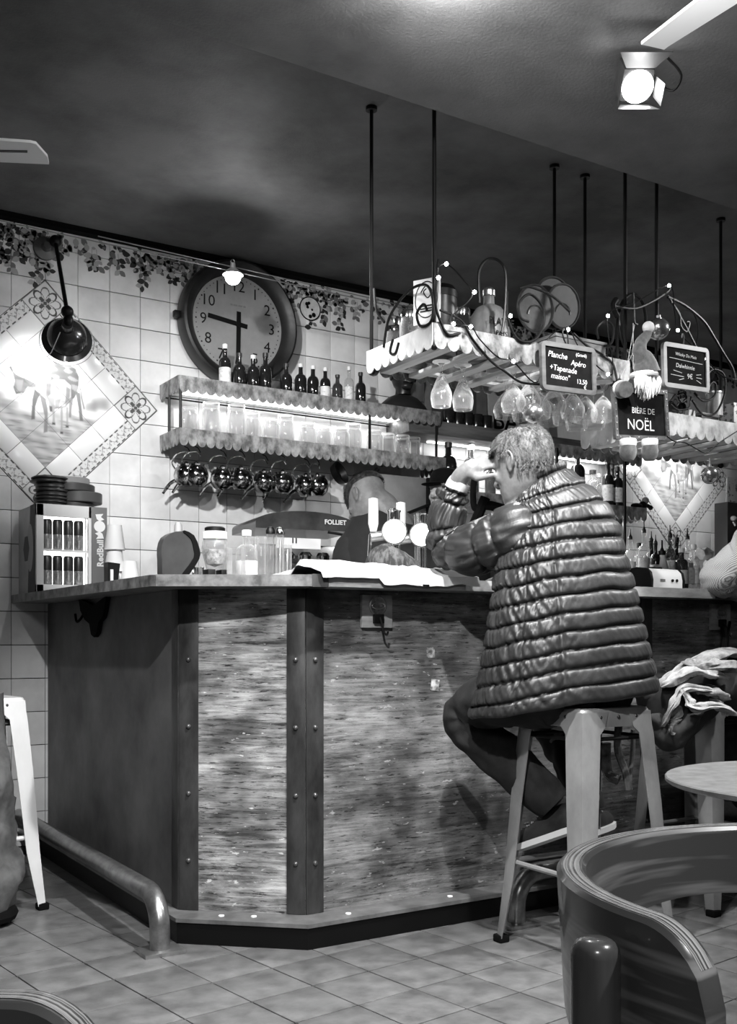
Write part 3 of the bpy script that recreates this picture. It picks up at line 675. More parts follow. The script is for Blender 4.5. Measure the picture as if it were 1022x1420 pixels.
# small embroidery-like ring on the wall
p = WY(430, 428, BW - .012); m = MB(); rr = .058
m.tube([(rr * math.cos(a), 0, rr * math.sin(a)) for a in [2 * PI * k / 32 for k in range(32)]], .003, 6, closed=True)
t = thing('wall_plaque', 'small round rimmed plaque painted with flowers, right of the clock', 'plaque', (p.x, BW - .012, p.z)); m.obj('rim', black, t)
MB().lathe([(0, 0), (rr, 0), (rr, .003), (0, .003)], 30, frame((0, .002, 0), (1, 0, 0), (0, -1, 0))).obj('disc', M('plaque', .5, .4, col2=.7, scale=(30, 30, 30)), t)
m = MB()
for a, b, s in ((-.02, .02, .010), (-.008, .026, .008), (-.016, .005, .008), (.02, -.03, .012), (.0, -.04, .010), (.01, -.005, .006)): m.ball((a, -.003, b), (s, .001, s), 8, 5)
m.obj('painted_flower', black, t)

# ---- wall lamps over the tile pictures
def wall_lamp(c, base, lab, aim, pw=7):
    t = thing('wall_lamp', lab, 'lamp', base)
    MB().lathe([(0, 0), (.052, 0), (.05, .01), (.02, .02), (.016, .05), (0, .05)], 24, frame(base, (1, 0, 0), (0, -1, 0))).obj('wall_plate', M('lamp_grey', .10, .4, .3), t, world=True)
    j1 = base + V((.03, -.06, .02)); d = (aim - c).normalized(); gd = (FW + RT * -.30 + V((0, 0, -.28))).normalized(); bk = c - gd * .085
    MB().ball(j1, .026).obj('joint', black, t, world=True)
    MB().tube([j1, bk + V((0, -.0, .05))], .009, 10).obj('arm', black, t, world=True)
    MB().ball(bk + V((0, 0, .055)), .026).ball(bk + V((.004, 0, .018)), (.022, .022, .03)).obj('joint', black, t, world=True)
    s = MB().lathe([(.0, -.095), (.022, -.092), (.026, -.06), (.055, -.045), (.078, -.015), (.084, .02), (.104, .028), (.104, .032), (.080, .026), (.074, -.012), (.050, -.038), (0, -.04)], 32, along(c, gd)).obj('shade', M('lamp_enamel', .035, .25, .3, coat=.4), t, world=True)
    w = MB(); x = along(c, gd); w.tube([x @ V((.112 * math.cos(a), .112 * math.sin(a), .045)) for a in [2 * PI * k / 40 for k in range(40)]], .0022, 6, closed=True)
    w.tube([x @ V((.118 * math.cos(a), .118 * math.sin(a), .035)) for a in (2.4,)] + [x @ V((-.07, .09, -.02)), x @ V((-.03, .03, -.08))], .002, 5); w.obj('guard_ring', steel, t, world=True)
    MB().ball(c + gd * .005, .028).obj('bulb', bulb, t, world=True)
    light('SPOT', c + gd * .05, pw, aim, .03, 135, .9)
base = WY(62, 345, BW - .01); c1 = WY(93, 466, 4.40)
wall_lamp(c1, base, 'black jointed wall lamp with a round shade lighting the left cow picture', V((1.20, BW, 1.98)))
c2 = WY(985, 622, 4.30); wall_lamp(c2, V((c2.x + .05, BW - .01, c2.z + .30)), 'black round wall lamp lighting the right cow picture', V((5.20, BW, 1.95)))

# ---- low-voltage cables with the bare bright lamp
t = thing('cable_lamp', 'bright bare lamp hanging on two thin cables in front of the clock', 'lamp', WY(323, 385, 4.05))
for (a, b) in (((0, 306), (560, 428)), ((200, 342), (560, 424))):
    pa, pb2 = WY(a[0], a[1], 4.05), WY(b[0], b[1], 4.05); dd = pb2 - pa
    MB().tube([pa - dd * .15, pb2 + dd * (.1)], .0022, 6).obj('cable', M('cable', .25, .3, .8), t, world=True)
c = WY(323, 384, 4.05)
MB().ball(c, (.033, .033, .033)).obj('bulb', bulb, t, world=True); MB().lathe([(.045, 0), (.03, .016), (.012, .03), (.01, .05), (0, .05), (0, .045), (.006, .04), (.01, .028), (.028, .012), (.043, 0)], 18, T(c.x, c.y, c.z + .008), cap=False).obj('reflector', M('satin', .6, .3, .8), t, world=True)
m = MB(); m.tube([c + V((0, 0, .05)), c + V((.008, 0, .065)), c + V((0, 0, .078)), c + V((-.01, 0, .065)), c + V((-.004, 0, .052))], .0018, 6); m.obj('hook', steel, t, world=True)
light('POINT', c - V((0, .03, .03)), 5, None, .02)

# ================================================ THE SPOT ON THE BEAM AND FAN BLADES
t = thing('spotlight', 'lit ceiling spotlight with open barn doors on the beam', 'spotlight', WZ(896, 150, 2.47))
L = C(884, 120, 2.75); dr = (V((1.55, 1.0, 1.2)) - L).normalized(); X = along(L, dr)
ax = frame(L, RT, dr)
hous = MB(); hous.box((0, 0, -.05), (.085, .085, .09), bev=.012, mx=ax); hous.obj('housing', M('spot_housing', .06, .4, .3), t, world=True)
MB().lathe([(0, .0), (.041, 0), (.041, .004), (0, .006)], 24, ax).obj('lens', M('spot_lens', 1, .5, emit=14), t, world=True)
for k, (w1, w2) in enumerate(((.075, .135), (.075, .11), (.05, .055), (.05, .055))):
    R = Mx.Rotation(k * PI if k < 2 else PI / 2 + k * PI, 4, 'Z'); a = math.radians((35, 100, 80, 80)[k])
    pl_ = [(-w1 / 2, .045, 0), (w1 / 2, .045, 0), (w2 / 2, .045 + .06 * math.cos(a), .06 * math.sin(a)), (-w2 / 2, .045 + .06 * math.cos(a), .06 * math.sin(a))]
    vs = pl_ + [(p[0], p[1] + .0015, p[2] - .0015) for p in pl_]
    MB().add(vs, [[0, 1, 2, 3], [7, 6, 5, 4], [0, 4, 5, 1], [1, 5, 6, 2], [2, 6, 7, 3], [3, 7, 4, 0]], 0, ax @ R).obj('barn_door', M('door_metal', .07, .4, .3), t, world=True)
MB().tube(smooth_path([L + RT * .05 - dr * .05, L + RT * .075 - dr * .06 + V((0, 0, -.03)), L + RT * .085 + V((0, 0, .03)) + FW * .05, V((L.x + .06, L.y + .05, 2.478))]), .005, 8).obj('yoke', M('spot_arm', .2, .4, .5), t, world=True)
MB().tube(smooth_path([L + RT * .04 - dr * .09, L + RT * .10 - V((0, 0, .03)) - dr * .05, L + RT * .115 + V((0, 0, .03)), L + RT * .08 + V((0, 0, .075))]), .0035, 6).obj('flex', black, t, world=True)
light('POINT', L + dr * .05, .5, None, .02)
# the neighbouring spot just above the frame, same kind
t2 = dup(t, V((1.42, 1.86, 2.478)), .1, 'ceiling spotlight on the beam further left, above the picture edge')
light('POINT', V((1.40, 1.93, 2.42)), 14, None, .03)
def fan_blade(poly_px, z, lab, slot=None):
    t = thing('fan_blade', lab, 'fan blade', WZ(poly_px[0][0], poly_px[0][1], z)); m = MB()
    ps = [WZ(a, b, z) for a, b in poly_px]; m.prism([(p.x, p.y) for p in ps], .008, mx=T(0, 0, z)); m.obj('blade', M('fan_white', .85, .45), t, world=True)
    if slot:
        ps = [WZ(a, b, z - .001) for a, b in slot]; m = MB().prism([(p.x, p.y) for p in ps], .003, mx=T(0, 0, z - .001)); m.obj('slot', black, t, world=True)
fan_blade([(-160, 190), (-160, 218), (0, 225), (68, 228), (66, 218), (50, 200), (42, 198), (0, 195)], 2.35, 'white ceiling fan blade with a slot at the left edge of the picture', [(-60, 207), (38, 209), (38, 212), (-60, 210)])
fan_blade([(889, 62), (975, -5), (1130, -120), (1240, -120), (1022, 5), (926, 65), (921, 69), (900, 64)], 2.30, 'white ceiling fan blade at the top right corner')

# ================================================ HANGING GLASS RACKS
slatm = pale_wood
def rack(x0_, x1_, y0_, y1_, z0_, z1_, lab, mats, ztop=None, nslat=7):
    t = thing('glass_rack', lab, 'glass rack', (x0_, y0_, z0_)); h = z1_ - z0_
    for (p, q, n, mt) in (((x0_, y0_), (x1_, y0_), int((x1_ - x0_) / .05), mats[0]), ((x0_, y1_), (x0_, y0_), 8, mats[1]), ((x1_, y0_), (x1_, y1_), 8, mats[0]), ((x1_, y1_), (x0_, y1_), int((x1_ - x0_) / .05), mats[0])):
        m = MB(); scallop(m, p, q, z1_, h, n); m.obj('apron', mt, t, world=True)
    for k in range(nslat):
        x = x0_ + .07 + (x1_ - x0_ - .14) * k / (nslat - 1)
        MB().box((x, (y0_ + y1_) / 2, z0_ + .018), (.045, y1_ - y0_ - .012, .014), bev=.003).obj('slat', slatm, t, world=True)
    for y in (y0_ + .03, y1_ - .03): MB().box(((x0_ + x1_) / 2, y, z0_ + .030), (x1_ - x0_ - .012, .03, .010)).obj('rail', pale_wood, t, world=True)
    for x, y in ((x0_ + .01, y0_ + .01), (x0_ + .01, y1_ - .01), (x1_ - .01, y1_ - .01), (x1_ - .01, y0_ + .01)):
        top = CZ - .001 if y > 2.5 else 2.48
        m = MB().tube([(x, y, z0_ + .02), (x, y, top)], .0065, 8); m.ball((x, y, z0_ + .01), .012); m.lathe([(0, 0), (.02, 0), (.02, .012), (0, .012)], 12, T(x, y, top - .012)); m.obj('hanging_rod', iron, t, world=True)
    return t
rk1 = rack(1.905, 2.76, 2.665, 3.055, 1.838, 1.918, 'scalloped metal glass rack hanging over the counter beside the clock, jars on top', (zinc, zinc_lit))
rk2 = rack(2.90, 3.72, 2.665, 3.055, 1.675, 1.760, 'lower scalloped glass rack hanging on the right behind the Christmas beer board', (M('zinc_b', .22, .5, .2, col2=.6, scale=(16, 16, 12), detail=9, lo=.35, hi=.6), zinc_lit))
# ironwork
def scroll(c, r0, r1, turns, a0, ux_, uz_=V((0, 0, 1)), n=40):
    return [V(c) + ux_ * (math.cos(a0 + turns * 2 * PI * k / n) * (r0 + (r1 - r0) * k / n)) + uz_ * (math.sin(a0 + turns * 2 * PI * k / n) * (r0 + (r1 - r0) * k / n)) for k in range(n + 1)]
EX, EY = V((1, 0, 0)), V((0, 1, 0))
def px_tube(pts, Y=None, X=None): return smooth_path([WY(a, b, Y) if X is None else WX(a, b, X) for a, b in pts])
t = thing('iron_scrollwork', 'wrought iron scrolls along the first glass rack, from the jars to the planche board', 'ironwork', (1.9, 2.65, 1.92))
Xl = 1.898; Yf = 2.655
for k, (pts, ax_) in enumerate([([(532, 482), (540, 440), (565, 405), (590, 395), (600, 415), (598, 445), (583, 452), (578, 435), (587, 422), (592, 430)], 'X'), ([(519, 400), (522, 430), (533, 447)], 'X'), ([(545, 470), (541, 488), (548, 490), (553, 475)], 'X'),
        ([(608, 360), (604, 420), (613, 450), (622, 464), (638, 462)], 'Y'), ([(665, 420), (664, 378), (675, 360), (692, 362), (701, 380), (700, 430), (696, 462)], 'Y'),
        ([(703, 405), (704, 440), (718, 470), (740, 472), (754, 450), (752, 425), (735, 408), (720, 420), (722, 440), (733, 446)], 'Y'), ([(720, 400), (735, 398), (765, 410), (790, 432)], 'Y'), ([(610, 430), (640, 445), (655, 470), (680, 500), (700, 515), (722, 530), (748, 533)], 'Y'),
        ([(830, 470), (828, 455), (840, 445), (850, 455), (848, 475), (838, 480)], 'Y'), ([(795, 462), (815, 480), (835, 492), (850, 505), (856, 530)], 'Y')]):
    p = px_tube(pts, Yf) if ax_ == 'Y' else px_tube(pts, None, Xl)
    MB().tube(p, .0045 if k != 7 else .004, 7).obj('scroll', iron, t, world=True)
t = thing('iron_scrollwork', 'wrought iron arch with scrolls over the second glass rack, carrying the whisky board', 'ironwork', (2.95, 2.65, 1.8))
for k, (pts, w) in enumerate([([(856, 500), (857, 440), (866, 415), (878, 408), (890, 418), (895, 445), (888, 480)], .006), ([(856, 430), (862, 470), (875, 500), (880, 520)], .005), ([(850, 424), (880, 428), (905, 418), (925, 405), (929, 398)], .005),
        ([(926, 412), (950, 424), (975, 445), (990, 468), (1003, 490), (1015, 510), (1019, 528)], .006), ([(930, 418), (942, 435), (944, 452), (952, 460), (956, 448), (952, 446)], .004), ([(944, 450), (942, 436), (950, 430), (962, 435), (968, 455), (966, 478)], .003),
        ([(926, 410), (938, 430), (952, 455), (970, 490), (980, 505), (1006, 524), (1022, 526)], .004), ([(963, 545), (975, 556), (990, 550), (993, 535), (988, 530), (980, 540)], .004), ([(960, 555), (975, 575), (993, 572), (1005, 545), (1004, 520), (990, 512), (980, 520)], .004),
        ([(940, 550), (945, 558), (952, 552), (948, 545), (940, 547)], .003), ([(930, 560), (940, 568), (955, 565), (958, 550)], .003), ([(878, 406), (879, 430), (880, 447), (884, 450)], .004), ([(855, 415), (850, 424), (856, 440)], .010)]):
    MB().tube(px_tube(pts, Yf if k not in (0, 1) else 2.68), w, 7).obj('scroll', iron, t, world=True)
# fairy lights: one wire, many little bulbs
t = thing('fairy_lights', 'dark string of tiny fairy lights woven through the ironwork of the racks', 'string lights', (2.3, 2.62, 1.95))
fp = [(605, 372), (619, 366), (640, 385), (655, 410), (625, 440), (629, 449), (653, 453), (665, 470), (690, 495), (712, 502), (745, 530), (760, 470), (788, 458), (806, 486), (843, 519), (850, 505), (843, 438), (880, 420), (928, 396), (935, 430), (940, 458), (960, 480), (978, 498), (1000, 520), (1022, 528)]
MB().tube(px_tube(fp, 2.635), .0022, 6).obj('wire', black, t, world=True)
bm_ = MB().ball((0, 0, 0), .0062, 10, 6).mesh('bulb', bulb)
for a, b in ((619, 366), (608, 385), (658, 405), (629, 449), (653, 453), (708, 438), (712, 501), (788, 457), (843, 519), (843, 438), (928, 396), (940, 458), (978, 498)):
    link('bulb', bm_, t, WY(a, b, 2.625) - V(t.location))
# glasses hanging
def wine(r, hb, hs):
    bowl = MB().lathe([(.004, 0), (.012, -.006), (r * .6, -hb * .25), (r * .95, -hb * .55), (r, -hb * .72), (r * .86, -hb), (r * .83, -hb), (r * .96, -hb * .72), (r * .91, -hb * .56), (r * .56, -hb * .27), (0, -.010)], 22, T(0, 0, -hs)).mesh('bowl', stemware)
    stem = MB().lathe([(r * .82, 0), (r * .82, -.003), (.012, -.007), (.0042, -.02), (.004, -hs), (0, -hs - .004)], 18).mesh('stem', stemware); return bowl, stem
wsm = wine(.036, .105, .045); wlg = wine(.043, .090, .050)
spots = [((612, 495), 2.80, wsm, 'slim wine glass hanging nearest the front corner of the first rack'), ((642, 490), 2.80, wsm, 'second hanging wine glass, right of the slim one at the rack corner')]
def hang(p, me, lab, z, rz=0):
    t = thing('wine_glass', lab, 'wine glass', (p.x, p.y, z), rz, 'wine glasses hanging from the racks'); link('bowl', me[0], t); link('stem', me[1], t)
for (pp, Y, me, lab) in spots: hang(WY(pp[0], pp[1], Y), me, lab, 1.846)
cl = [(701, 2.86), (712, 2.76), (726, 2.86), (733, 2.72), (748, 2.80), (760, 2.88), (768, 2.72), (782, 2.82), (794, 2.74), (800, 2.88), (812, 2.76), (824, 2.84), (836, 2.72)]
for k, (px, Y) in enumerate(cl):
    hang(WY(px, 520, Y), wlg, 'balloon wine glass in the hanging cluster above the man, %s from the left' % ords[k], 1.846)
# ================================================ THINGS ON THE RACKS
zr = 1.864                                      # top of the slats of the first rack
def solid(name, label, cat, loc, parts, rz=0, group=None):
    t = thing(name, label, cat, loc, rz, group)
    for n, mb, mt in parts: mb.obj(n, mt, t)
    return t
def rjar(px, Y, r, h, lab, lid=None, body=None, z=zr):
    p = WY(px, 430, Y); b, l = jar_mesh(r, h, lid or chrome); t = thing('glass_jar', lab, 'jar', (p.x, Y, z), 0, 'jars on the first rack')
    link('body', b if body is None else MB().lathe([(0, 0), (r * .9, 0), (r, .008), (r, h * .72), (r * .82, h * .80), (r * .82, h * .86), (0, h * .86)], 20).mesh('body', body), t); link('lid', l, t); return t
rjar(546, 2.98, .034, .13, 'small glass jar at the far left end of the first rack'); rjar(568, 2.88, .034, .155, 'taller preserving jar behind the label card on the first rack')
rjar(556, 3.0, .03, .17, 'narrow jar with a metal lid standing behind the others on the first rack', body=darkglass); rjar(640, 2.80, .034, .17, 'jar with dark contents and silver lid left of the round flagon', body=darkglass)
t = thing('label_card', 'white oval-printed card leaning at the corner of the first rack', 'card', WY(592, 448, 2.76), 0); a = math.radians(-62)
p0 = WX(602, 450, 1.93); m = MB(); m.box((0, 0, .07), (.095, .006, .145)); q = m.obj('card', white, t); q.rotation_euler = (0, 0, a); 
m = MB(); m.tube([(.040 * math.cos(w), -.0045, .075 + .058 * math.sin(w)) for w in [2 * PI * k / 30 for k in range(30)]], .0015, 5, closed=True)
m.tube(smooth_path([(-.02, -.0045, .10), (0, -.0045, .12), (.02, -.0045, .10), (.005, -.0045, .08), (-.01, -.0045, .10), (0, -.0045, .11)]), .0018, 5)
for z_ in (.055, .046, .038): m.box((0, -.0045, z_), (.045, .001, .004))
q = m.obj('print', black, t); q.rotation_euler = (0, 0, a)
solid('storage_tin', 'tall dark tin with rounded lid at the corner of the first rack', 'tin', WY(612, 462, 2.80).xy.to_3d() + V((0.02, .04, zr)), [('body', MB().lathe([(0, 0), (.058, 0), (.06, .004), (.06, .20), (.056, .205), (0, .205)], 28), M('old_tin', .012, .35, .3, col2=.05, scale=(14, 14, 14))), ('lid', MB().lathe([(.062, .2), (.063, .222), (.05, .24), (.02, .25), (0, .25)], 28), black), ('label', MB().lathe([(.0605, .03), (.061, .03), (.061, .10), (.0605, .10)], 28, cap=False), labelm)])
p = WY(678, 460, 2.80)
solid('round_flagon', 'big round-shouldered stone flagon with printed front on the first rack', 'flagon', (p.x, 2.80, zr), [('body', MB().lathe([(0, 0), (.062, 0), (.066, .01), (.066, .085), (.060, .12), (.04, .145), (.018, .155), (.016, .18), (0, .18)], 30), M('stoneware', .08, .4, col2=.18, scale=(14, 14, 14))), ('stopper', MB().lathe([(0, .178), (.02, .178), (.02, .192), (.012, .2), (0, .2)], 14), steel)])
t = bpy.data.objects['round_flagon']; t.scale = (1.1, 1.1, 1.3); text('PLATTE', .028, frame((-.005, -.068, .095), (1, -.05, 0), (0, -1, 0)), black, t); text('PAYS', .02, frame((-.005, -.068, .065), (1, 0, 0), (0, -1, 0)), black, t)
def disc(px, py, Y, r, lab, mt, tilt=.12):
    p = WY(px, py, Y); t = thing('round_tray', lab, 'tray', (p.x, Y, p.z), 0, 'trays propped on the first rack', (tilt, 0, 0))
    MB().lathe([(0, 0), (r, 0), (r, .006), (r * .93, .010), (r * .9, .005), (0, .005)], 40, frame((0, 0, 0), (1, 0, 0), (0, -1, 0))).obj('plate', mt, t)
    MB().tube([(r * .42 * math.cos(w) , -.008, -r * .3 + r * .42 * math.sin(w)) for w in [PI * k / 14 for k in range(15)]], .002, 5).obj('printed_arc', steel, t)
disc(766, 420, 3.02, .098, 'dark round tray standing at the back of the first rack, left one', M('tray_a', .03, .6, col2=.06, scale=(9, 9, 9))); disc(780, 425, 2.98, .085, 'pale-rimmed round tray standing at the back of the first rack, right one', M('tray_b', .05, .6, col2=.09, scale=(9, 9, 9)))
disc(742, 428, 2.84, .085, 'round tin plate with a dark centre behind the iron scroll on the first rack', M('tray_c', .03, .5, col2=.09, scale=(16, 16, 16)), .08)
p = WY(800, 470, 2.84)
solid('cardboard_box', 'plain grey box standing behind the planche board on the first rack', 'box', (2.62, 2.84, zr), [('body', MB().box((0, 0, .065), (.24, .16, .13), bev=.004), M('box_grey', .16, .6, col2=.24, scale=(7, 7, 7))), ('lid', MB().box((0, 0, .134), (.248, .168, .012), bev=.002), M('box_lid', .22, .6))])
z2 = 1.708
p = WY(992, 540, 2.8)
for px, w, h, d, mt, L in ((975, .10, .115, .07, black, 'black packed box on the second rack under the whisky board'), (1012, .16, .085, .10, M('dark_book', .03, .5, col2=.09, scale=(4, 40, 40)), 'dark flat case on the second rack at the right edge')):
    p = WY(px, 560, 2.86); solid('storage_box', L, 'box', (p.x, 2.86, z2), [('body', MB().box((0, 0, h / 2), (w, d, h), bev=.003), mt), ('lid', MB().box((0, 0, h + .004), (w + .006, d + .006, .012), bev=.002), M('lid_grey', .12, .5))])
p = WY(985, 500, 2.88); solid('paint_tin', 'pale metal tin with lid on top of the black boxes of the second rack', 'tin', (p.x, 2.86, z2 + .1275), [('body', MB().lathe([(0, 0), (.034, 0), (.034, .09), (0, .09)], 22), M('tin_pale', .26, .4, .3, col2=.45, scale=(14, 14, 14))), ('rim', MB().lathe([(.0345, .088), (.037, .09), (.037, .097), (.030, .097), (0, .094)], 22), steel)])
p = WY(1008, 510, 2.88); solid('printed_box', 'pale floral carton on top of the boxes at the right end of the second rack', 'box', (p.x + .02, 2.86, z2 + .0975), [('body', MB().box((0, 0, .045), (.09, .07, .09), bev=.002), M('floral', .1, .5, col2=.6, scale=(40, 40, 40), lo=.45, hi=.5))])
solid('white_stand', 'pale tapered stand on the second rack beside the black box', 'stand', WY(959, 575, 2.74).xy.to_3d() + V((0, 0, z2)), [('body', MB().prism([(-.035, 0), (.035, 0), (.018, .10), (-.012, .10)], .02, Mx(((1, 0, 0, 0), (0, 0, 1, 0), (0, 1, 0, 0), (0, 0, 0, 1)))), offw)])
# ---- chalkboards
def board(corners, Y, lab, lines, fm, rounded=True, dots=False, fw=.016):
    ps = [WY(a, b, Y) for a, b in corners]; c = sum(ps, V()) / 4; w = ((ps[1] - ps[0]).length + (ps[2] - ps[3]).length) / 2; h = ((ps[3] - ps[0]).length + (ps[2] - ps[1]).length) / 2
    ex = ((ps[1] - ps[0]) + (ps[2] - ps[3])).normalized(); tilt = math.atan2(ex.z, ex.x)
    t = thing('chalkboard', lab, 'chalkboard', c, 0, None, (0, -tilt, 0))
    r = .018 if rounded else .002; out = []; inn = []
    for (sx, sz, a0) in ((1, 1, 0), (-1, 1, 1), (-1, -1, 2), (1, -1, 3)):
        for k in range(5):
            a = (a0 + k / 4) * PI / 2; out.append((sx * (w / 2 - r) + r * math.cos(a), sz * (h / 2 - r) + r * math.sin(a)))
            r2 = .001; inn.append((sx * (w / 2 - fw - r2) + r2 * math.cos(a), sz * (h / 2 - fw - r2) + r2 * math.sin(a)))
    n = 20; m = MB(); vs = [(x, -.008, z) for x, z in out] + [(x, -.008, z) for x, z in inn] + [(x, .006, z) for x, z in out] + [(x, .006, z) for x, z in inn]; fs = []
    for i in range(n):
        j = (i + 1) % n; fs += [[i, j, n + j, n + i], [2 * n + j, 2 * n + i, 3 * n + i, 3 * n + j], [j, i, 2 * n + i, 2 * n + j], [n + i, n + j, 3 * n + j, 3 * n + i]]
    m.add(vs, fs); fr = m.obj('frame', fm, t)
    MB().box((0, 0, 0), (w - 2 * fw + .002, .006, h - 2 * fw + .002)).obj('slate', slate, t)
    if dots:
        m = MB(); nx, nz = 6, 8
        for k in range(nx):
            for s in (-1, 1): m.ball((-w / 2 + w * (k + .5) / nx, -.009, s * (h / 2 - fw / 2)), (.003, .0015, .003), 8, 4)
        for k in range(nz):
            for s in (-1, 1): m.ball((s * (w / 2 - fw / 2), -.009, -h / 2 + h * (k + .5) / nz), (.003, .0015, .003), 8, 4)
        m.obj('studs', steel, fr)['kind'] = 'stuff'
    for s, sz, x, z, rot, sh in lines:
        text(s, sz, frame((x * w, -.0036, z * h), (math.cos(rot), 0, math.sin(rot)), (0, -1, 0)), chalk, t, 'chalk_lettering', .0002, sh, off=.0)
    return t, w, h
t, w, h = board([(749, 472), (825, 484), (824, 549), (750, 540)], 2.625, 'wood-framed chalkboard advertising the planche, hanging from the first rack',
    [('Planche', .028, -.20, .24, -.04, .2), ('Apéro', .026, .18, .12, -.04, .2), ('(Gravé)', .016, .24, .31, 0, 0), ('+Tapenade', .027, -.10, -.03, -.04, .1), ('maison"', .026, -.16, -.20, -.04, .2), ('13,50', .022, .24, -.25, 0, 0), ('€', .020, .30, -.36, 0, 0)], M('board_frame', .10, .6, col2=.17, scale=(9, 9, 30)))
MB().tube(smooth_path([(0, .0, h / 2 - .01), (-.02, 0, h / 2 + .03), (-.012, 0, h / 2 + .055), (.0, 0, h / 2 + .04), (.004, 0, h / 2 - .0)]), .0028, 6).obj('hanger', iron, t)
t, w, h = board([(918, 474), (982, 484), (981, 545), (919, 536)], 2.625, 'white-framed chalkboard offering the whisky of the month for nine euros',
    [('Whisky Du Mois', .0165, 0, .26, -.04, .15), ('Dalwhinnie', .022, -.02, .01, -.03, .1), ('9€', .026, .08, -.20, 0, 0)], M('board_frame_white', .32, .5, col2=.42, scale=(9, 9, 30)))
m = MB()
for x1, z1, x2, z2_ in ((-.36, .17, .36, .12), (-.28, -.10, -.10, -.14), (-.34, -.20, -.06, -.22), (-.16, -.30, -.06, -.26), (.22, -.14, .32, -.12), (.22, -.2, .34, -.21), (.22, -.26, .32, -.32)): m.tube([(x1 * w, -.004, z1 * h), (x2 * w, -.004, z2_ * h)], .0013, 5)
m.obj('chalk_strokes', chalk, t); MB().tube(smooth_path([(-.01, 0, h / 2 - .01), (-.004, 0, h / 2 + .03), (-.012, 0, h / 2 + .04), (-.016, 0, h / 2 + .025)]), .0025, 6).obj('hanger', steel, t)
t, w, h = board([(850, 538), (925, 541), (925, 612), (850, 608)], 2.610, 'dark chalkboard with a studded frame announcing the Christmas beer',
    [('BIÈRE DE', .029, .04, .06, -.03, 0), ('NOËL', .052, -.02, -.22, -.04, 0)], M('studded_frame', .05, .4, .3, col2=.16, scale=(20, 20, 20)), False, True, .015)
# ---- Christmas ornament doll (hat, beard, mittens, boots), hanging on strings
yq = 2.57; felt = M('red_felt', .055, .9, col2=.10, scale=(60, 60, 60), sheen=.4); fur = M('white_fur', .75, .95, bump=.4, bscale=(120, 120, 120))
t = thing('hanging_ornament', 'hanging Christmas doll with bent felt hat, white pompom, fringed beard and mittens', 'ornament', WY(897, 520, yq)); W_ = lambda a, b, y=yq: WY(a, b, y)
MB().tube(smooth_path([W_(897, 518), W_(893, 500), W_(887, 488), W_(889, 475), W_(896, 466), W_(900, 458)]), [.046, .045, .043, .042, .041, .038, .036, .034, .032, .03, .028, .027, .026, .025, .024, .023, .022, .021, .021, .020, .019, .019, .018, .018, .017, .016, .015, .014, .013, .012, .011][:31], 16).obj('hat', felt, t, world=True)
MB().ball(W_(899, 454), .021, 18, 12).obj('pompom', fur, t, world=True)
br = MB(); c = W_(893, 520); br.tube([c + V((.044 * math.cos(a), .035 * math.sin(a), .004 * math.cos(a))) for a in [2 * PI * k / 24 for k in range(24)]], .010, 8, closed=True); br.obj('hat_brim', fur, t, world=True)
be = MB(); rb = random.Random(2)
for k in range(120):
    a = rb.uniform(-.045, .048); dpt = rb.uniform(-.03, .01); L = .085 - abs(a) * .55 + rb.uniform(-.012, .008)
    be.tube(smooth_path([c + V((a, dpt, -.004)), c + V((a * 1.1, dpt - .006, -L * .5)), c + V((a * 1.0 + rb.uniform(-.006, .006), dpt, -L))], 3), [.0042, .0042, .004, .0036, .003, .002, .0008], 5)
be.obj('beard', fur, t, world=True)
MB().ball(c + V((0, .0, -.02)), (.035, .03, .035)).obj('head', M('doll_face', .3, .7), t, world=True)
def mitt(a, b, nm, s=1):
    p = W_(a, b); m = MB(); m.lathe([(0, -.045), (.018, -.043), (.028, -.028), (.030, -.01), (.026, .008), (0, .01)], 18, T(p.x, p.y, p.z) @ Mx.Scale(s, 4)); o = m.obj(nm, felt, t, world=True)
    m = MB(); m.lathe([(0, .006), (.027, .006), (.029, .012), (.029, .026), (.026, .030), (0, .030)], 18, T(p.x, p.y, p.z) @ Mx.Scale(s, 4)); m.obj('cuff', fur, t, world=True); return o
g = mitt(871, 621, 'boot'); mitt(901, 621, 'boot')
pl_ = MB(); q = W_(866, 540); pl_.lathe([(0, -.03), (.026, -.03), (.029, -.015), (.028, .01), (0, .012)], 18, along(q, (-.3, -1, -.2))); pl_.obj('mitten', felt, t, world=True); m = MB(); m.lathe([(0, .0), (.029, 0), (.031, .01), (.029, .02), (0, .02)], 18, along(q + V((.004, .014, .004)), (.3, 1, .2))); m.obj('mitten_cuff', fur, t, world=True)
m = MB()
for a, b in (((880, 450), (865, 532)), ((890, 464), (860, 525)), ((878, 448), (878, 512)), ((902, 519), (905, 540)), ((871, 607), (871, 614)), ((901, 607), (901, 614))): m.tube([W_(a[0], a[1], yq + .01), W_(b[0], b[1], yq + .01)], .0012, 5)
m.obj('strings', M('cord', .4, .8), t, world=True)
for (a, b, r, y, L, dk) in ((739, 573, .034, 2.60, 'shiny bauble hanging above the seated man', .6), (913, 456, .039, 2.60, 'large shiny bauble beside the pompom of the hanging doll', .45), (984, 659, .032, 2.58, 'dark bauble hanging in front of the right cow picture', .3)):
    p = WY(a, b, y); t = thing('bauble', L, 'bauble', p, 0, 'Christmas baubles')
    MB().ball((0, 0, 0), r, 28, 18).obj('ball', M('bauble_%s' % ('pale', 'mid', 'dark')[int(dk < .5) + int(dk < .4)], dk, .22, .9), t); MB().lathe([(0, r * .96), (.008, r * .96), (.008, r + .008), (0, r + .008)], 12).obj('ball_cap', steel, t)
    MB().tube([(0, 0, r + .007), (0, 0, r + .05 if a < 980 else r + .03)], .001, 5).obj('thread', M('cord', .4, .8), t)
t = bpy.data.objects.new('x', None) if False else None
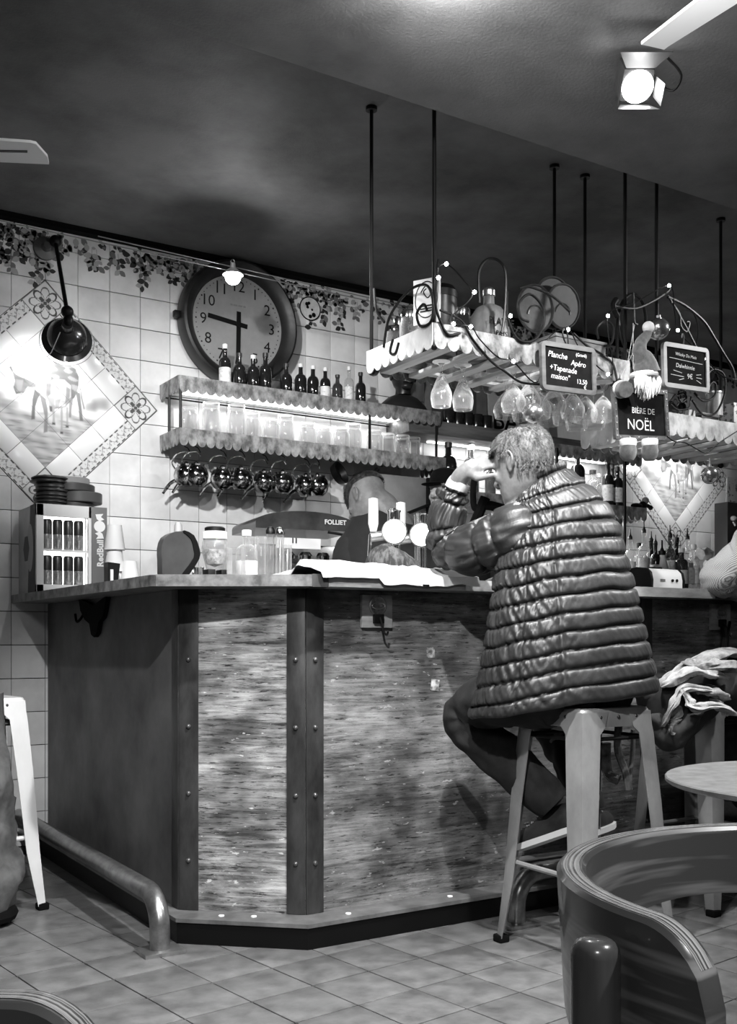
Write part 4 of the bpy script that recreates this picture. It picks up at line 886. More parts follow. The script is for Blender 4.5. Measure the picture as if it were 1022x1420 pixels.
m = MB(); m.tube(px_tube([(925, 605), (935, 612), (950, 614), (965, 622), (978, 628), (990, 620), (1000, 612), (1022, 598)], 2.59), .0022, 6); m.tube([WY(938, 612, 2.59), WY(934, 618, 2.59)], .002, 5)
tag(m.obj('loose_cable', black), 'loose dark cable sagging under the second glass rack', 'cable')

# ================================================ ON THE COUNTER
ct = 1.1205
t = thing('mini_fridge', 'small glass-fronted drinks fridge with an energy drink name on its side strip', 'fridge', (1.262, 4.50, ct)); fw_, fd, fh = .296, .28, .366
x0_, y0_ = -.148, -.15
MB().box((0, .03, fh / 2), (fw_, .22, fh), bev=.004).box((-fw_ / 2 + .015, -.108, fh / 2), (.030, .064, fh)).box((fw_ / 2 - .035, -.108, fh / 2), (.070, .064, fh)).box((0, -.108, fh - .02), (fw_, .064, .04)).box((0, -.108, .016), (fw_, .064, .032)).obj('body', M('fridge_body', .35, .4, col2=.5, scale=(5, 5, 5)), t)
door = MB()
for (a, b, c_, d_) in ((x0_, x0_ + .03, 0, fh), (x0_ + .215, x0_ + .228, 0, fh), (x0_, x0_ + .228, fh - .05, fh), (x0_, x0_ + .228, 0, .035)): door.box(((a + b) / 2, y0_ + .004, (c_ + d_) / 2), (b - a, .022, d_ - c_), bev=.002)
dr_ = door.obj('door', M('fridge_frame', .75, .4), t)
MB().box((x0_ + .125, -.0825, fh / 2), (.19, .003, fh - .075)).obj('backlit_interior', M('fridge_light', .8, .5, emit=3.5), t)
MB().box((x0_ + .125, -.112, .178), (.19, .055, .008)).obj('shelf', white, t)
rb = random.Random(5); canm = M('can_silver', .5, .25, .8); canb = M('can_blue', .04, .3, .4)
for (zz, xs_) in ((.1825, (.020, .063, .108, .151)), (.0325, (.020, .063, .108, .151))):
    for k, xx in enumerate(xs_):
        can = thing('drink_can', 'blue and silver drink can inside the mini fridge, %s shelf, %s from the left' % ('upper' if zz > .1 else 'lower', ords[k]), 'can', (1.262 + x0_ + .035 + xx, 4.50 + y0_ + .004 - .0, ct + zz), 0, 'cans in the mini fridge'); 
        hh = .125
        can.location.y = 4.50 - .112
        MB().lathe([(0, 0), (.018, 0), (.0208, .004), (.0208, hh * .5), (0, hh * .5)], 12).obj('lower_half', canm, can); MB().lathe([(.0208, hh * .5), (.0208, hh * .93), (.017, hh), (0, hh)], 12).obj('upper_half', canb, can)
st = MB().box((x0_ + .262, y0_ + .004, fh / 2), (.066, .022, fh), bev=.002).obj('side_strip', M('strip_grey', .16, .4), t)
text('RedBull', .037, frame((x0_ + .266, y0_ - .0078, .172), (0, 0, 1), (0, -1, 0)), white, t, 'lettering', .0006, off=.0012)
m = MB(); m.lathe([(0, 0), (.024, 0), (.024, .001), (0, .001)], 24, frame((x0_ + .262, y0_ - .0075, .285), (1, 0, 0), (0, -1, 0)))
for s in (-1, 1):
    m.prism([(s * a if True else a, b * s) for a, b in ((-.018, .050), (.016, .054), (.006, .040), (.02, .03), (.0, .022), (-.012, .03))], .0012, frame((x0_ + .262, y0_ - .0075, .285), (1, 0, 0), (0, -1, 0)))
m.obj('emblem', M('emblem_white', .85, .5), t)
m = MB(); sx = x0_ - .0007                                       # side artwork: dark field with a pale can shape
m.add([(sx, -.14, 0), (sx, -.02, 0), (sx, -.06, .366), (sx, -.14, .366)], [[0, 1, 2, 3]]); m.obj('side_print', M('print_dark', .02, .5), t)
m = MB(); sx -= .0006; m.add([(sx, -.06 + .05 * math.cos(a), .19 + .10 * math.sin(a)) for a in [2 * PI * k / 24 for k in range(24)]], [list(range(24))]); m.obj('side_print', M('print_mid', .38, .5), t)
m = MB(); sx -= .0006; m.add([(sx, .0 + .05 * math.cos(a), .19 + .06 * math.sin(a)) for a in [2 * PI * k / 6 for k in range(6)]], [list(range(6))]); m.obj('side_print', M('print_mid2', .06, .5), t)
# ashtrays and trays stacked on the fridge
zt = ct + fh + .0005; z = zt; mt = M('dark_bakelite', .025, .35, col2=.06, scale=(20, 20, 20))
for k in range(8):
    r = .075 if k not in (6,) else .070; r = [.066, .068, .070, .068, .072, .066, .078, .078][k]; hh = [.016, .016, .014, .02, .016, .022, .016, .014][k]
    m = MB().lathe([(0, 0), (r * .86, 0), (r, .004), (r, hh * .6), (r * .9, hh * .75), (r * .88, hh * .95), (0, hh * .95)], 28)
    tag(m.obj('ashtray', mt), 'dark round ashtray in the left stack on the fridge, %s from the bottom' % ords[k], 'ashtray', 'ashtrays stacked on the fridge').location = (1.205 + rb.uniform(-.006, .006), 4.47, z); z += hh * .96
z = zt
for k in range(4):
    r = [.082, .098, .096, .084][k]; hh = [.028, .045, .032, .028][k]; m = MB().lathe([(0, 0), (r * .97, 0), (r, .003), (r, hh - .003), (r * .97, hh), (r * .9, hh), (r * .88, hh - .004), (0, hh - .004)], 32)
    tag(m.obj('round_tin', M('tin_grey', .30, .5) if k == 3 else M('tin_dark%d' % (k % 2), (.05, .075)[k % 2], .5)), ('pale round tin on top of the right stack on the fridge' if k == 3 else 'dark wide round tin in the right stack on the fridge, %s from the bottom' % ords[k]), 'tin', 'tins stacked on the fridge').location = (1.315 + (.012, .03, .0, -.01)[k] - .01, 4.50, z); z += hh + .0003
# cups
def cup_mesh(r0, r1, h): return MB().lathe([(0, 0), (r0, 0), (r1, h), (r1 + .002, h), (r1 + .002, h + .004), (r1 - .002, h + .004), (r0 - .003, .004), (0, .004)], 24)
cm = cup_mesh(.033, .027, .14); paper = M('paper_cup', .72, .6); p = WY(158, 800, 4.30)
for (px, Y, n, h0, L) in ((159, 4.25, 3, .18, 'tall stack of white paper cups right of the mini fridge'), (180, 4.22, 2, .13, 'short stack of white paper cups beside the taller cup stack')):
    for k in range(n):
        p = WY(px, 780, Y); r0 = .042; m = MB().lathe([(.0, .100), (.028, .100), (.0285, .098), (.040, .002), (.042, 0), (.0425, .004), (.029, .104), (0, .104)], 26)
        if n == 3 and k < 1: pass
        tag(m.obj('paper_cup', paper), '%s white paper cup from the bottom of the %s stack beside the mini fridge' % (ords[k], 'taller' if n == 3 else 'shorter'), 'cup', 'stacked paper cups').location = (p.x, Y, ct + (.0 + k * (.09 if n == 3 else .03)))
MB()
p = WY(158, 790, 4.12); solid('black_holder', 'black slanted dispenser between the fridge and the cups', 'dispenser', (p.x, 4.14, ct), [('body', MB().prism([(-.025, 0), (.012, 0), (.026, .115), (-.025, .12)], .05, Mx(((1, 0, 0, 0), (0, 0, 1, -.02), (0, 1, 0, 0), (0, 0, 0, 1)))), black), ('card', MB().box((-.01, -.024, .05), (.012, .002, .08)), offw)])
# dark hump: hooded machine
p = WY(250, 790, 3.65); t = thing('hooded_machine', 'dark grey hooded coffee grinder body curving over, left of the glass blender', 'machine', (p.x, 3.65, ct))
prof = [(-.070, 0), (-.070, .05), (-.071, .10), (-.072, .144), (-.058, .184), (-.018, .206), (.022, .206), (.044, .186), (.056, .145), (.054, .112), (.014, .055), (-.012, .02), (-.022, 0)]
m = MB(); Q = Mx(((1, 0, 0, 0), (0, 0, 1, 0), (0, 1, 0, 0), (0, 0, 0, 1))); m.prism(smooth2 := [(v.x, v.y) for v in smooth_path([V((a, b, 0)) for a, b in prof], 2)], .05, Q); m.obj('hood', M('hammered_grey', .03, .35, .3, col2=.06, scale=(4, 4, 4)), t)
m = MB(); m.prism([(v.x, v.y) for v in smooth_path([V((a, b, 0)) for a, b in [(.015, .212), (.052, .196), (.075, .145), (.073, .108), (.040, .058), (.012, .02), (.004, 0), (-.026, 0), (-.012, .025), (.014, .060), (.052, .112), (.052, .142), (.040, .182), (.01, .205)]], 2)], .04, Q @ T(0, 0, -.006)); m.obj('front_guard', blackmatt, t)
MB().lathe([(0, 0), (.016, 0), (.014, .03), (.010, .04), (0, .04)], 14, T(0, .02, .203)).obj('knob', M('knob_grey', .25, .5), t); MB().box((.08, .03, .04), (.035, .05, .08), bev=.003).obj('spout_box', chrome, t)
# glass blender jar
p = WY(298, 795, 3.38); solid('glass_dispenser', 'glass dispenser jar with black lid on a black footed base', 'dispenser', (p.x, 3.38, ct), [('bowl', MB().lathe([(0, .052), (.030, .054), (.034, .07), (.042, .10), (.046, .125), (.043, .15), (.040, .155), (.040, .185), (.037, .185), (.037, .156), (.040, .148), (.043, .125), (.039, .10), (.031, .072), (0, .06)], 26), glass), ('lid', MB().lathe([(0, .184), (.036, .184), (.036, .196), (.03, .2), (0, .2)], 24), black), ('stand', MB().box((-.022, 0, .026), (.028, .05, .05), bev=.002).box((.026, 0, .026), (.024, .05, .05), bev=.002), black), ('collar', MB().lathe([(.0405, .158), (.0425, .158), (.0425, .183), (.0405, .183)], 26, cap=False), white), ('contents', MB().lathe([(0, .062), (.028, .07), (.037, .10), (.041, .12), (0, .122)], 20), M('pale_sweets', .12, .6, col2=.6, scale=(60, 60, 60)))])
# crowded bottles and pourers
p = WY(342, 795, 3.30); bottle((p.x, 3.30, ct), 'liq', .185, .038, glass, 'clear squat decanter with white label on the chamfered part of the counter', 'bottles on the counter', 'white')
p = WY(327, 795, 3.22); solid('glass_jug', 'square clear glass carafe in front of the decanter', 'carafe', (p.x, 3.215, ct), [('body', MB().lathe([(0, 0), (.034, 0), (.036, .005), (.036, .115), (.033, .115), (.033, .012), (0, .012)], 4), glass)])
for k, (px, Y, h, r) in enumerate(((350, 3.42, .17, .030), (362, 3.36, .175, .022), (375, 3.40, .19, .018), (388, 3.36, .185, .019), (398, 3.36, .15, .022))):
    p = WY(px, 795, Y); t = thing('glass_tube', 'tall clear glass straw holder tube on the counter, %s from the left' % ords[k], 'glass', (p.x, Y, ct), 0, 'tall glass tubes on the counter')
    MB().lathe([(0, 0), (r, 0), (r, .008), (r * .8, .02), (r * .8, h), (r * .7, h), (r * .68, .024), (0, .02)], 16).obj('tube', glass, t)
    if k in (2, 3): MB().lathe([(0, h), (r * .9, h), (r * .95, h + .012), (r * .6, h + .024), (0, h + .028)], 16).obj('cap', black if k == 2 else chrome, t)
    if k > 2: MB().tube([(0, 0, .022), (.003, 0, h * .9)], .004, 6).obj('spoon', steel, t)
# coffee machine
p = WY(418, 770, 4.05); t = thing('coffee_machine', 'espresso machine with a dark rounded top and maker lettering behind the counter', 'coffee machine', (p.x, 4.12, 1.065), -.15)
m = MB(); m.box((0, 0, .07), (.44, .34, .14), bev=.01); m.box((0, .05, .21), (.40, .22, .14), bev=.01); m.obj('body', M('brushed', .55, .25, .9, col2=.7, scale=(3, 30, 30)), t)
m = MB(); m.prism([(.23 * math.cos(a) , .055 * math.sin(a)) for a in [PI * k / 20 for k in range(21)]] + [(-.23, -.025), (.23, -.025)], .36, Mx(((1, 0, 0, 0), (0, 0, 1, -.17), (0, 1, 0, .36), (0, 0, 0, 1)))); m.obj('cup_rail_hood', M('dark_glaze', .04, .2, .3, col2=.1, scale=(6, 6, 6)), t)
m = MB(); m.box((-.04, -.17, .275), (.20, .012, .045)); m.obj('control_panel', white, t); text('FOLLIET', .028, frame((.13, -.173, .372), (1, 0, 0), (0, -1, 0)), white, t, off=.0008); text('11', .030, frame((-.06, -.178, .285), (1, 0, 0), (0, -1, 0)), black, t, off=.001)
for x in (-.08, .0, .08): MB().lathe([(0, 0), (.03, 0), (.032, .03), (.02, .045), (0, .045)], 18, T(x, -.15, .195)).obj('group_head', chrome, t); 
for x in (-.08, .08): MB().tube([(x, -.17, .2), (x + .02, -.27, .185)], [.012, .014], 10).obj('portafilter_handle', black, t)
MB().tube(smooth_path([(.1, -.16, .33), (.17, -.2, .31), (.19, -.2, .25), (.19, -.2, .2)]), .006, 8).obj('steam_wand', black, t)
for k in range(4): p = (t.location.x - .14 + k * .075, 4.12 + .02 * k, 1.395 if False else 1.3955); 
# paper bag, cap, taps
t = thing('paper_bag', 'crumpled white paper wrapping lying across the counter edge under the man\'s elbow', 'paper bag', (1.86, 2.85, ct))
rows = []; rg = random.Random(11); nx_, ny_ = 30, 12
xa, xb = WY(437, 800, 2.72).x, WY(655, 800, 2.72).x
for j in range(ny_ + 1):
    v = j / ny_; row = []
    for i in range(nx_ + 1):
        u = i / nx_; x = xa + (xb - xa) * u + .012 * math.sin(9 * v + 2); y = 2.682 + v * .36 + .012 * math.sin(u * 17)
        n_ = NZ.noise(V((x * 9, y * 9, 3))); z_ = ct + .022 + .016 * n_ + .012 * abs(NZ.noise(V((x * 22, y * 22, 1)))) + .028 * math.sin(PI * min(1, v * 1.5)) * (1 - u * .55)
        if j == 0: y = 2.690; z_ = ct - .020 + .010 * NZ.noise(V((x * 14, 0, 5))) + (.014 if u < .35 else 0) - (.004 if .35 < u < .8 else 0)
        if j == 1: y = 2.692; z_ = ct + .008 + .006 * n_
        if u < .03 or u > .97: z_ = max(z_ - .02, ct + .001) if j > 1 else z_
        if j == ny_: z_ = ct + .002
        row.append(V((x, y, z_)))
    rows.append(row)
m = MB(); m.grid(rows); o = m.obj('paper', M('white_paper', .42, .8, col2=.52, scale=(14, 14, 14)), t, world=True, sm=False)
s_ = o.modifiers.new('thick', 'SOLIDIFY'); s_.thickness = .0015
MB().box(WY(591, 812, 2.686), (.024, .002, .007), bev=.0005).obj('printed_tag', black, t, world=True)
p = WY(548, 775, 2.88); t = thing('flat_cap', 'checked wool flat cap lying on the paper on the counter', 'cap', (p.x, 2.90, ct + .03), .3)
m = MB(); rows = []
for j in range(15):
    v = j / 14; row = []
    for i in range(32):
        a = 2 * PI * i / 32; r = math.cos(v * PI / 2) ** .6; fx_ = 1 + .12 * math.cos(a); row.append(V((.105 * r * math.cos(a) * fx_ - .008 * v, .085 * r * math.sin(a), .075 * math.sin(v * PI / 2) * (1 - .25 * math.cos(a)) + .003 * NZ.noise(V((math.cos(a) * 4, math.sin(a) * 4, v * 6))))))
    rows.append(row)
m.grid(rows, closed=True, cap=True); m.obj('crown', M('check_wool', .02, .9, col2=.09, scale=(60, 60, 18), detail=3, lo=.42, hi=.58), t)
MB().ball((.0, -.0, .002), (.115, .094, .008), 26, 6).obj('band', M('wool_dark', .02, .9), t); MB().ball((.125, -.01, .004), (.055, .07, .008), 20, 6).obj('peak', M('check_wool'), t)
def tap(px, Y, lab, hpx):
    p = WY(px, 735, Y); t = thing('beer_tap', lab, 'beer tap', (p.x, Y, ct), -.55)
    MB().lathe([(0, 0), (.045, 0), (.045, .012), (.024, .02), (.024, .27), (.028, .28), (0, .29)], 22).obj('column', chrome, t)
    MB().lathe([(0, 0), (.046, 0), (.046, .03), (0, .03)], 30, frame((0, -.045, .195), (1, 0, 0), (0, -1, 0))).obj('medallion_case', chrome, t)
    MB().lathe([(0, 0), (.041, 0), (.041, .004), (0, .004)], 30, frame((0, -.075, .195), (1, 0, 0), (0, -1, 0))).obj('lit_medallion', M('lit_medallion', 1, .5, emit=3), t)
    MB().tube([(-.085, -.02, .18), (-.02, -.01, .19)], .018, 12).obj('tap_body', steel, t)
    MB().lathe([(0, 0), (.012, 0), (.019, .03), (.018, .12), (0, .125)], 14, T(-.075, -.02, .20)).obj('tap_handle', M('handle_pale', .6, .4), t)
    MB().tube([(-.085, -.02, .19), (-.09, -.03, .11)], .007, 8).obj('nozzle', chrome, t)
tap(546, 3.20, 'beer tap column with a lit round medallion, left one beside the bartender', 0); tap(583, 3.24, 'beer tap column with a lit round medallion, right one by the man\'s elbow', 0)
# toaster / card printer and small things right of the man
p = WY(906, 815, 3.0); t = thing('label_printer', 'rounded two-tone countertop receipt machine right of the man', 'machine', (p.x, 3.0, ct), .0)
pr = [(-.075, 0), (.075, 0), (.077, .045), (.070, .075), (.05, .092), (.0, .098), (-.05, .092), (-.070, .075), (-.077, .045)]
Q2 = Mx(((0, 0, 1, -.085), (1, 0, 0, 0), (0, 1, 0, 0), (0, 0, 0, 1)))
MB().prism(pr, .17, Q2).obj('body', M('toaster_white', .72, .3), t); MB().prism([(a * 1.03, b * 1.02) for a, b in pr], .012, Q2 @ T(0, 0, -.012)).obj('end_cap', black, t); MB().prism([(a * 1.03, b * 1.02) for a, b in pr], .012, Q2 @ T(0, 0, .17)).obj('end_cap', black, t)
MB().box((-.012, -.02, .096), (.055, .03, .012), bev=.005).obj('lid_handle', black, t); MB().box((-.03, -.0775, .045), (.026, .003, .010)).obj('display', M('print_grey', .16, .6), t)
for x in (.025, .05): MB().lathe([(0, 0), (.006, 0), (.006, .004), (0, .004)], 14, frame((x, -.077, .045), (1, 0, 0), (0, -1, 0))).obj('button', black, t)
# back bar: cabinet, shelf of bottles
t = thing('back_bar', 'low back bar cabinet behind the counter carrying the spirit bottles', 'cabinet', (4.6, 3.95, 0))
MB().box((0, .3, .57), (2.7, .5, 1.14), bev=.004).obj('cabinet', M('cabinet_dark', .04, .5, col2=.09, scale=(5, 5, 20)), t); MB().box((0, .29, 1.155), (2.76, .56, .03), bev=.003).obj('top', M('backbar_top', .3, .4, col2=.4, scale=(9, 9, 9)), t)
for k in range(4): MB().box((-1.0 + k * .67, .045, .56), (.62, .012, 1.0), bev=.003).obj('door', M('cabinet_door', .06, .5), t)
t = thing('bottle_step', 'raised pale step on the back bar under the spirit bottles', 'shelf', (4.35, 4.1, 1.17)); MB().box((0, 0, .02), (2.0, .34, .04), bev=.003).obj('board', offw, t)
zb = 1.2105
bl = [(874, 4.02, .27, .030, glass, 'pour', 'clear spirit bottle with pourer, first right of the man on the back bar'), (886, 4.10, .25, .030, glass, 'dark', 'clear bottle with dark base second right of the man on the back bar'), (893, 4.00, .31, .030, glass, 'pour', 'tall clear bottle with a high pourer, third on the back bar'), (903, 4.12, .28, .032, darkglass, 'pour', 'black bottle with slanted label, fourth on the back bar'),
      (909, 4.00, .25, .028, darkglass, 'pour', 'slim black bottle beside the white conical one on the back bar'), (929, 4.0, .30, .030, midglass, 'pour', 'dark bottle with a pourer in the middle of the back bar'), (938, 4.06, .29, .034, darkglass, 'dark', 'dark bottle with white label in the middle of the back bar'),
      (945, 3.97, .22, .038, midglass, 'white', 'squat labelled bottle in front of the dark ones on the back bar'), (953, 4.05, .30, .034, glass, 'pour', 'clear bottle with a black label and pourer, second from the right on the back bar'), (962, 4.00, .25, .034, glass, 'white', 'large clear bottle at the right end of the back bar')]
for px, Y, h, r, mt, cp, L in bl:
    p = WY(px, 780, Y); bottle((p.x, Y, zb), 'liq', h, r, mt, L, 'spirit bottles on the back bar', cp)
p = WY(918, 800, 3.98); solid('conical_bottle', 'white conical bottle with a black stopper on the back bar', 'bottle', (p.x, 3.98, zb), [('body', MB().lathe([(0, 0), (.055, 0), (.056, .01), (.045, .07), (.022, .16), (.016, .18), (0, .18)], 22), white), ('stopper', MB().lathe([(0, .178), (.02, .178), (.02, .2), (.012, .205), (.006, .22), (.004, .26), (0, .26)], 14), black)])
for k in range(6):
    p = WY(945 + k * 8, 812, 3.62); sh_ = .075
    tag(MB().lathe([(0, 0), (.018, 0), (.020, .06), (.0, .06)], 14).lathe([(0, .06), (.006, .06), (.006, .08), (.010, .09), (0, .092)], 10).obj('sauce_bottle', offw if k % 2 else darkglass), 'small capped bottle right of the receipt machine, %s from the left' % ords[k], 'bottle', 'small capped bottles').location = (p.x, 3.24, ct)
    bpy.context.view_layer.objects
# crumpled napkins / paper pile on wall side
p = WY(985, 760, 4.2); t = thing('paper_pile', 'pile of crumpled white papers at the right end of the back bar', 'papers', (p.x, 4.15, 1.171)); m = MB()
for k in range(9): m.ball((rb.uniform(-.10, .12), rb.uniform(-.08, .08), .04 + k * .03), (rb.uniform(.06, .10), .07, rb.uniform(.03, .05)), 9, 6)
m.v = [v + V((NZ.noise(v * 30), NZ.noise(v * 30 + V((9, 0, 0))), NZ.noise(v * 30 + V((0, 9, 0))))) * .022 for v in m.v]; m.obj('paper', M('white_paper'), t, sm=False)
# payment / capsule rack on the right wall side
p = WY(1012, 780, 4.25); t = thing('capsule_rack', 'dark rack with two rows of white round knobs at the right edge', 'rack', (p.x + .15, 4.30, 1.171)); MB().box((0, 0, .30), (.34, .10, .60), bev=.004).obj('board', M('rack_dark', .04, .5), t)
for r_ in range(2):
    for k in range(5): MB().ball((-.13 + k * .055, -.06, .50 - r_ * .23), (.018, .02, .016)).obj('knob', white, t); MB().tube([(-.13 + k * .055, -.06, .48 - r_ * .23), (-.12 + k * .055, -.07, .455 - r_ * .23)], .012, 8).obj('clip', chrome, t)
MB().box((-.09, -.03, .68), (.13, .01, .15), bev=.001).obj('notice', M('notice', .7, .6, col2=.15, scale=(50, 50, 50), lo=.56, hi=.6), t)
# ---- wooden wall shelf and bottle shelf behind the man
t = thing('wood_wall_shelf', 'thick dark wooden wall shelf behind the seated man with a lit strip of wall below', 'shelf', (3.8, 4.5, 2.0)); MB().box((.05, .05, .035), (1.66, .22, .075), bev=.004).obj('board', M('shelf_wood', .05, .5, col2=.14, scale=(3, 30, 30), detail=8), t)
m = MB(); scallop(m, (3.98, 4.42), (4.68, 4.42), 2.03, .075, 14); m.obj('apron', zinc, t, world=True)
t = thing('bottle_shelf', 'lower scalloped shelf of spirit bottles behind the seated man', 'shelf', (3.9, 4.5, 1.70)); MB().box((.03, .03, .0), (1.5, .26, .02)).obj('board', M('shelf_board', .45), t); m = MB(); scallop(m, (3.18, 4.40), (4.70, 4.40), 1.712, .08, 30); scallop(m, (4.70, 4.40), (4.70, 4.65), 1.712, .08, 5); m.obj('apron', zinc, t, world=True)
for px in (772, 866): p = WY(px, 700, 4.40); MB().tube([(p.x, 4.40, 1.171 if px > 800 else 1.40), (p.x, 4.40, 2.0)], .010, 10).obj('post', black, t, world=True)
light('AREA', (3.9, 4.50, 1.99), 3, (3.9, 4.52, 1.6), 1.2, sy=.04); light('AREA', (4.2, 4.52, 1.62), 4, (4.2, 4.3, 1.2), 1.0, sy=.04)
MB().box((3.9, 4.60, 1.993), (1.3, .02, .006)).obj('light_strip', glow, t, world=True)
zs = 1.7105
for k, (px, h, r, mt, cp, lb, L) in enumerate([(622, .26, .048, darkglass, 'dark', 1, 'squat dark liqueur bottle with a framed label, left of the man\'s hand'), (653, .28, .045, midglass, 'white', 0, 'clear-shouldered bottle with a pale cork above the man\'s wrist'), (680, .18, .03, midglass, 'dark', 0, 'bottle half hidden behind the man\'s hand'),
      (783, .25, .034, darkglass, 'dark', 0, 'dark bottle just right of the man\'s head, on the bottle shelf'), (801, .31, .042, darkglass, 'pour', 1, 'black bottle with a tall pourer behind the man\'s shoulder'), (822, .22, .045, glass, 'dark', 1, 'clear bottle with dark square label above the shoulder'),
      (843, .26, .034, darkglass, 'pour', 1, 'dark bottle with white neck label near the shelf end'), (830, .20, .036, glass, 'white', 1, 'small clear bottle in the group near the shelf end'), (856, .24, .034, darkglass, 'dark', 1, 'last dark bottle before the black shelf post'), (849, .27, .03, darkglass, 'dark', 0, 'tall dark bottle at the back of the bottle shelf end')]):
    Y = 4.47 + .07 * (k % 2); p = WY(px, 690, Y); bottle((p.x, Y, zs), 'liq', h, r, mt, L, 'spirit bottles on the bottle shelf', cp, bool(lb))
p = WY(883, 700, 4.5); solid('small_toy', 'small dark jointed figure of beads lying on the end of the bottle shelf', 'figurine', (p.x - .0, 4.45, zs), [('body', MB().ball((-.05, 0, .018), (.05, .02, .018)).ball((0, 0, .025), (.03, .02, .025)), black), ('head', MB().ball((.02, 0, .055), .022), M('grey_bead', .2, .4)), ('leg', MB().tube([(.02, 0, .03), (.06, 0, .018)], .012, 8).ball((.065, 0, .015), .015), black)])
for k in range(5):
    p = WY(622 + k * 13, 585, 4.50); tag(MB().lathe([(0, 0), (.03, 0), (.036, .07), (.034, .075), (.028, .008), (0, .008)], 18).obj('black_cup', M('black_glaze', .012, .12, coat=.5)), 'black glazed cup on the wooden shelf left of the sign, %s from the left' % ords[k], 'cup', 'black cups on the wooden shelf').location = (p.x, 4.50, 2.073)
# sign BAR and dark cabinet behind
p = WY(718, 548, 4.58); t = thing('enamel_sign', 'pale enamel sign reading BAR with a dark oval, standing on the wooden shelf', 'sign', (p.x, 4.56, 2.0735), 0, None, (-.08, 0, 0))
MB().box((0, 0, .22), (.44, .008, .44), bev=.002).obj('plate', M('enamel', .22, .3, col2=.32, scale=(7, 7, 7)), t); text('BAR', .15, frame((-.06, -.0045, .075), (1, 0, 0), (0, -1, 0)), black, t, off=.002)
MB().lathe([(0, 0), (.07, 0), (.07, .002), (0, .002)], 26, frame((-.12, -.004, .30), (1, 0, 0), (0, -1, 0)) @ Mx.Diagonal((1, .45, 1, 1))).obj('painted_oval', black, t)
p = WY(634, 535, 4.60); t = thing('framed_panel', 'dark framed panel against the wall behind the hanging wine glasses', 'picture', (p.x, 4.61, 2.0735)); MB().box((0, 0, .19), (.42, .012, .38), bev=.002).obj('frame', M('frame_grey', .10, .4, col2=.16, scale=(9, 9, 9)), t); MB().box((-.02, -.008, .19), (.30, .004, .34)).obj('picture', M('picture_dark', .05, .3), t)
# kitchen hatch / equipment between bartender and man: panels, pipe, box
p = WY(560, 680, 4.60); t = thing('service_cupboard', 'grey cupboard with dark posts on the wall between the bartender and the man', 'cupboard', (p.x, 4.54, 1.05))
MB().box((0, .0, .36), (.52, .16, .72), bev=.004).obj('body', M('cup_grey', .13, .4, col2=.2, scale=(5, 5, 5)), t)
for x in (.06, .16, .21): MB().box((x, -.09, .36), (.03, .02, .72)).obj('post', black, t)
MB().tube([(-.15, -.1, .50), (.05, -.1, .58)], .008, 8).obj('rail', black, t); MB().tube([(.12, -.12, .38), (.12, -.12, .66)], .012, 10).obj('pipe', chrome, t)
MB().box((.02, -.12, .30), (.50, .10, .09), bev=.004).obj('ledge', M('ledge', .5, .5, col2=.65, scale=(9, 9, 9)), t)
p = WY(490, 670, 4.5); t = thing('utensil_cluster', 'dark pan and utensils hanging from the shelf hooks behind the bartender', 'utensils', (p.x, 4.46, 1.80)); MB().lathe([(0, 0), (.05, 0), (.06, .035), (.055, .035), (.046, .006), (0, .006)], 22, along((-.125, 0, -.06), (.5, -.8, .4))).obj('pan', black, t); MB().tube(smooth_path([(-.02, 0, -.06), (.03, 0, -.04), (.09, 0, -.03), (.12, 0, -.01)]), .012, 8).obj('handle', black, t)
MB().tube(smooth_path([(.06, 0, -.03), (.12, 0, -.06), (.13, 0, -.14), (.135, 0, -.25)]), .006, 6).obj('cord', black, t); MB().ball((.04, -.01, -.05), (.04, .02, .018)).obj('tongs', black, t)
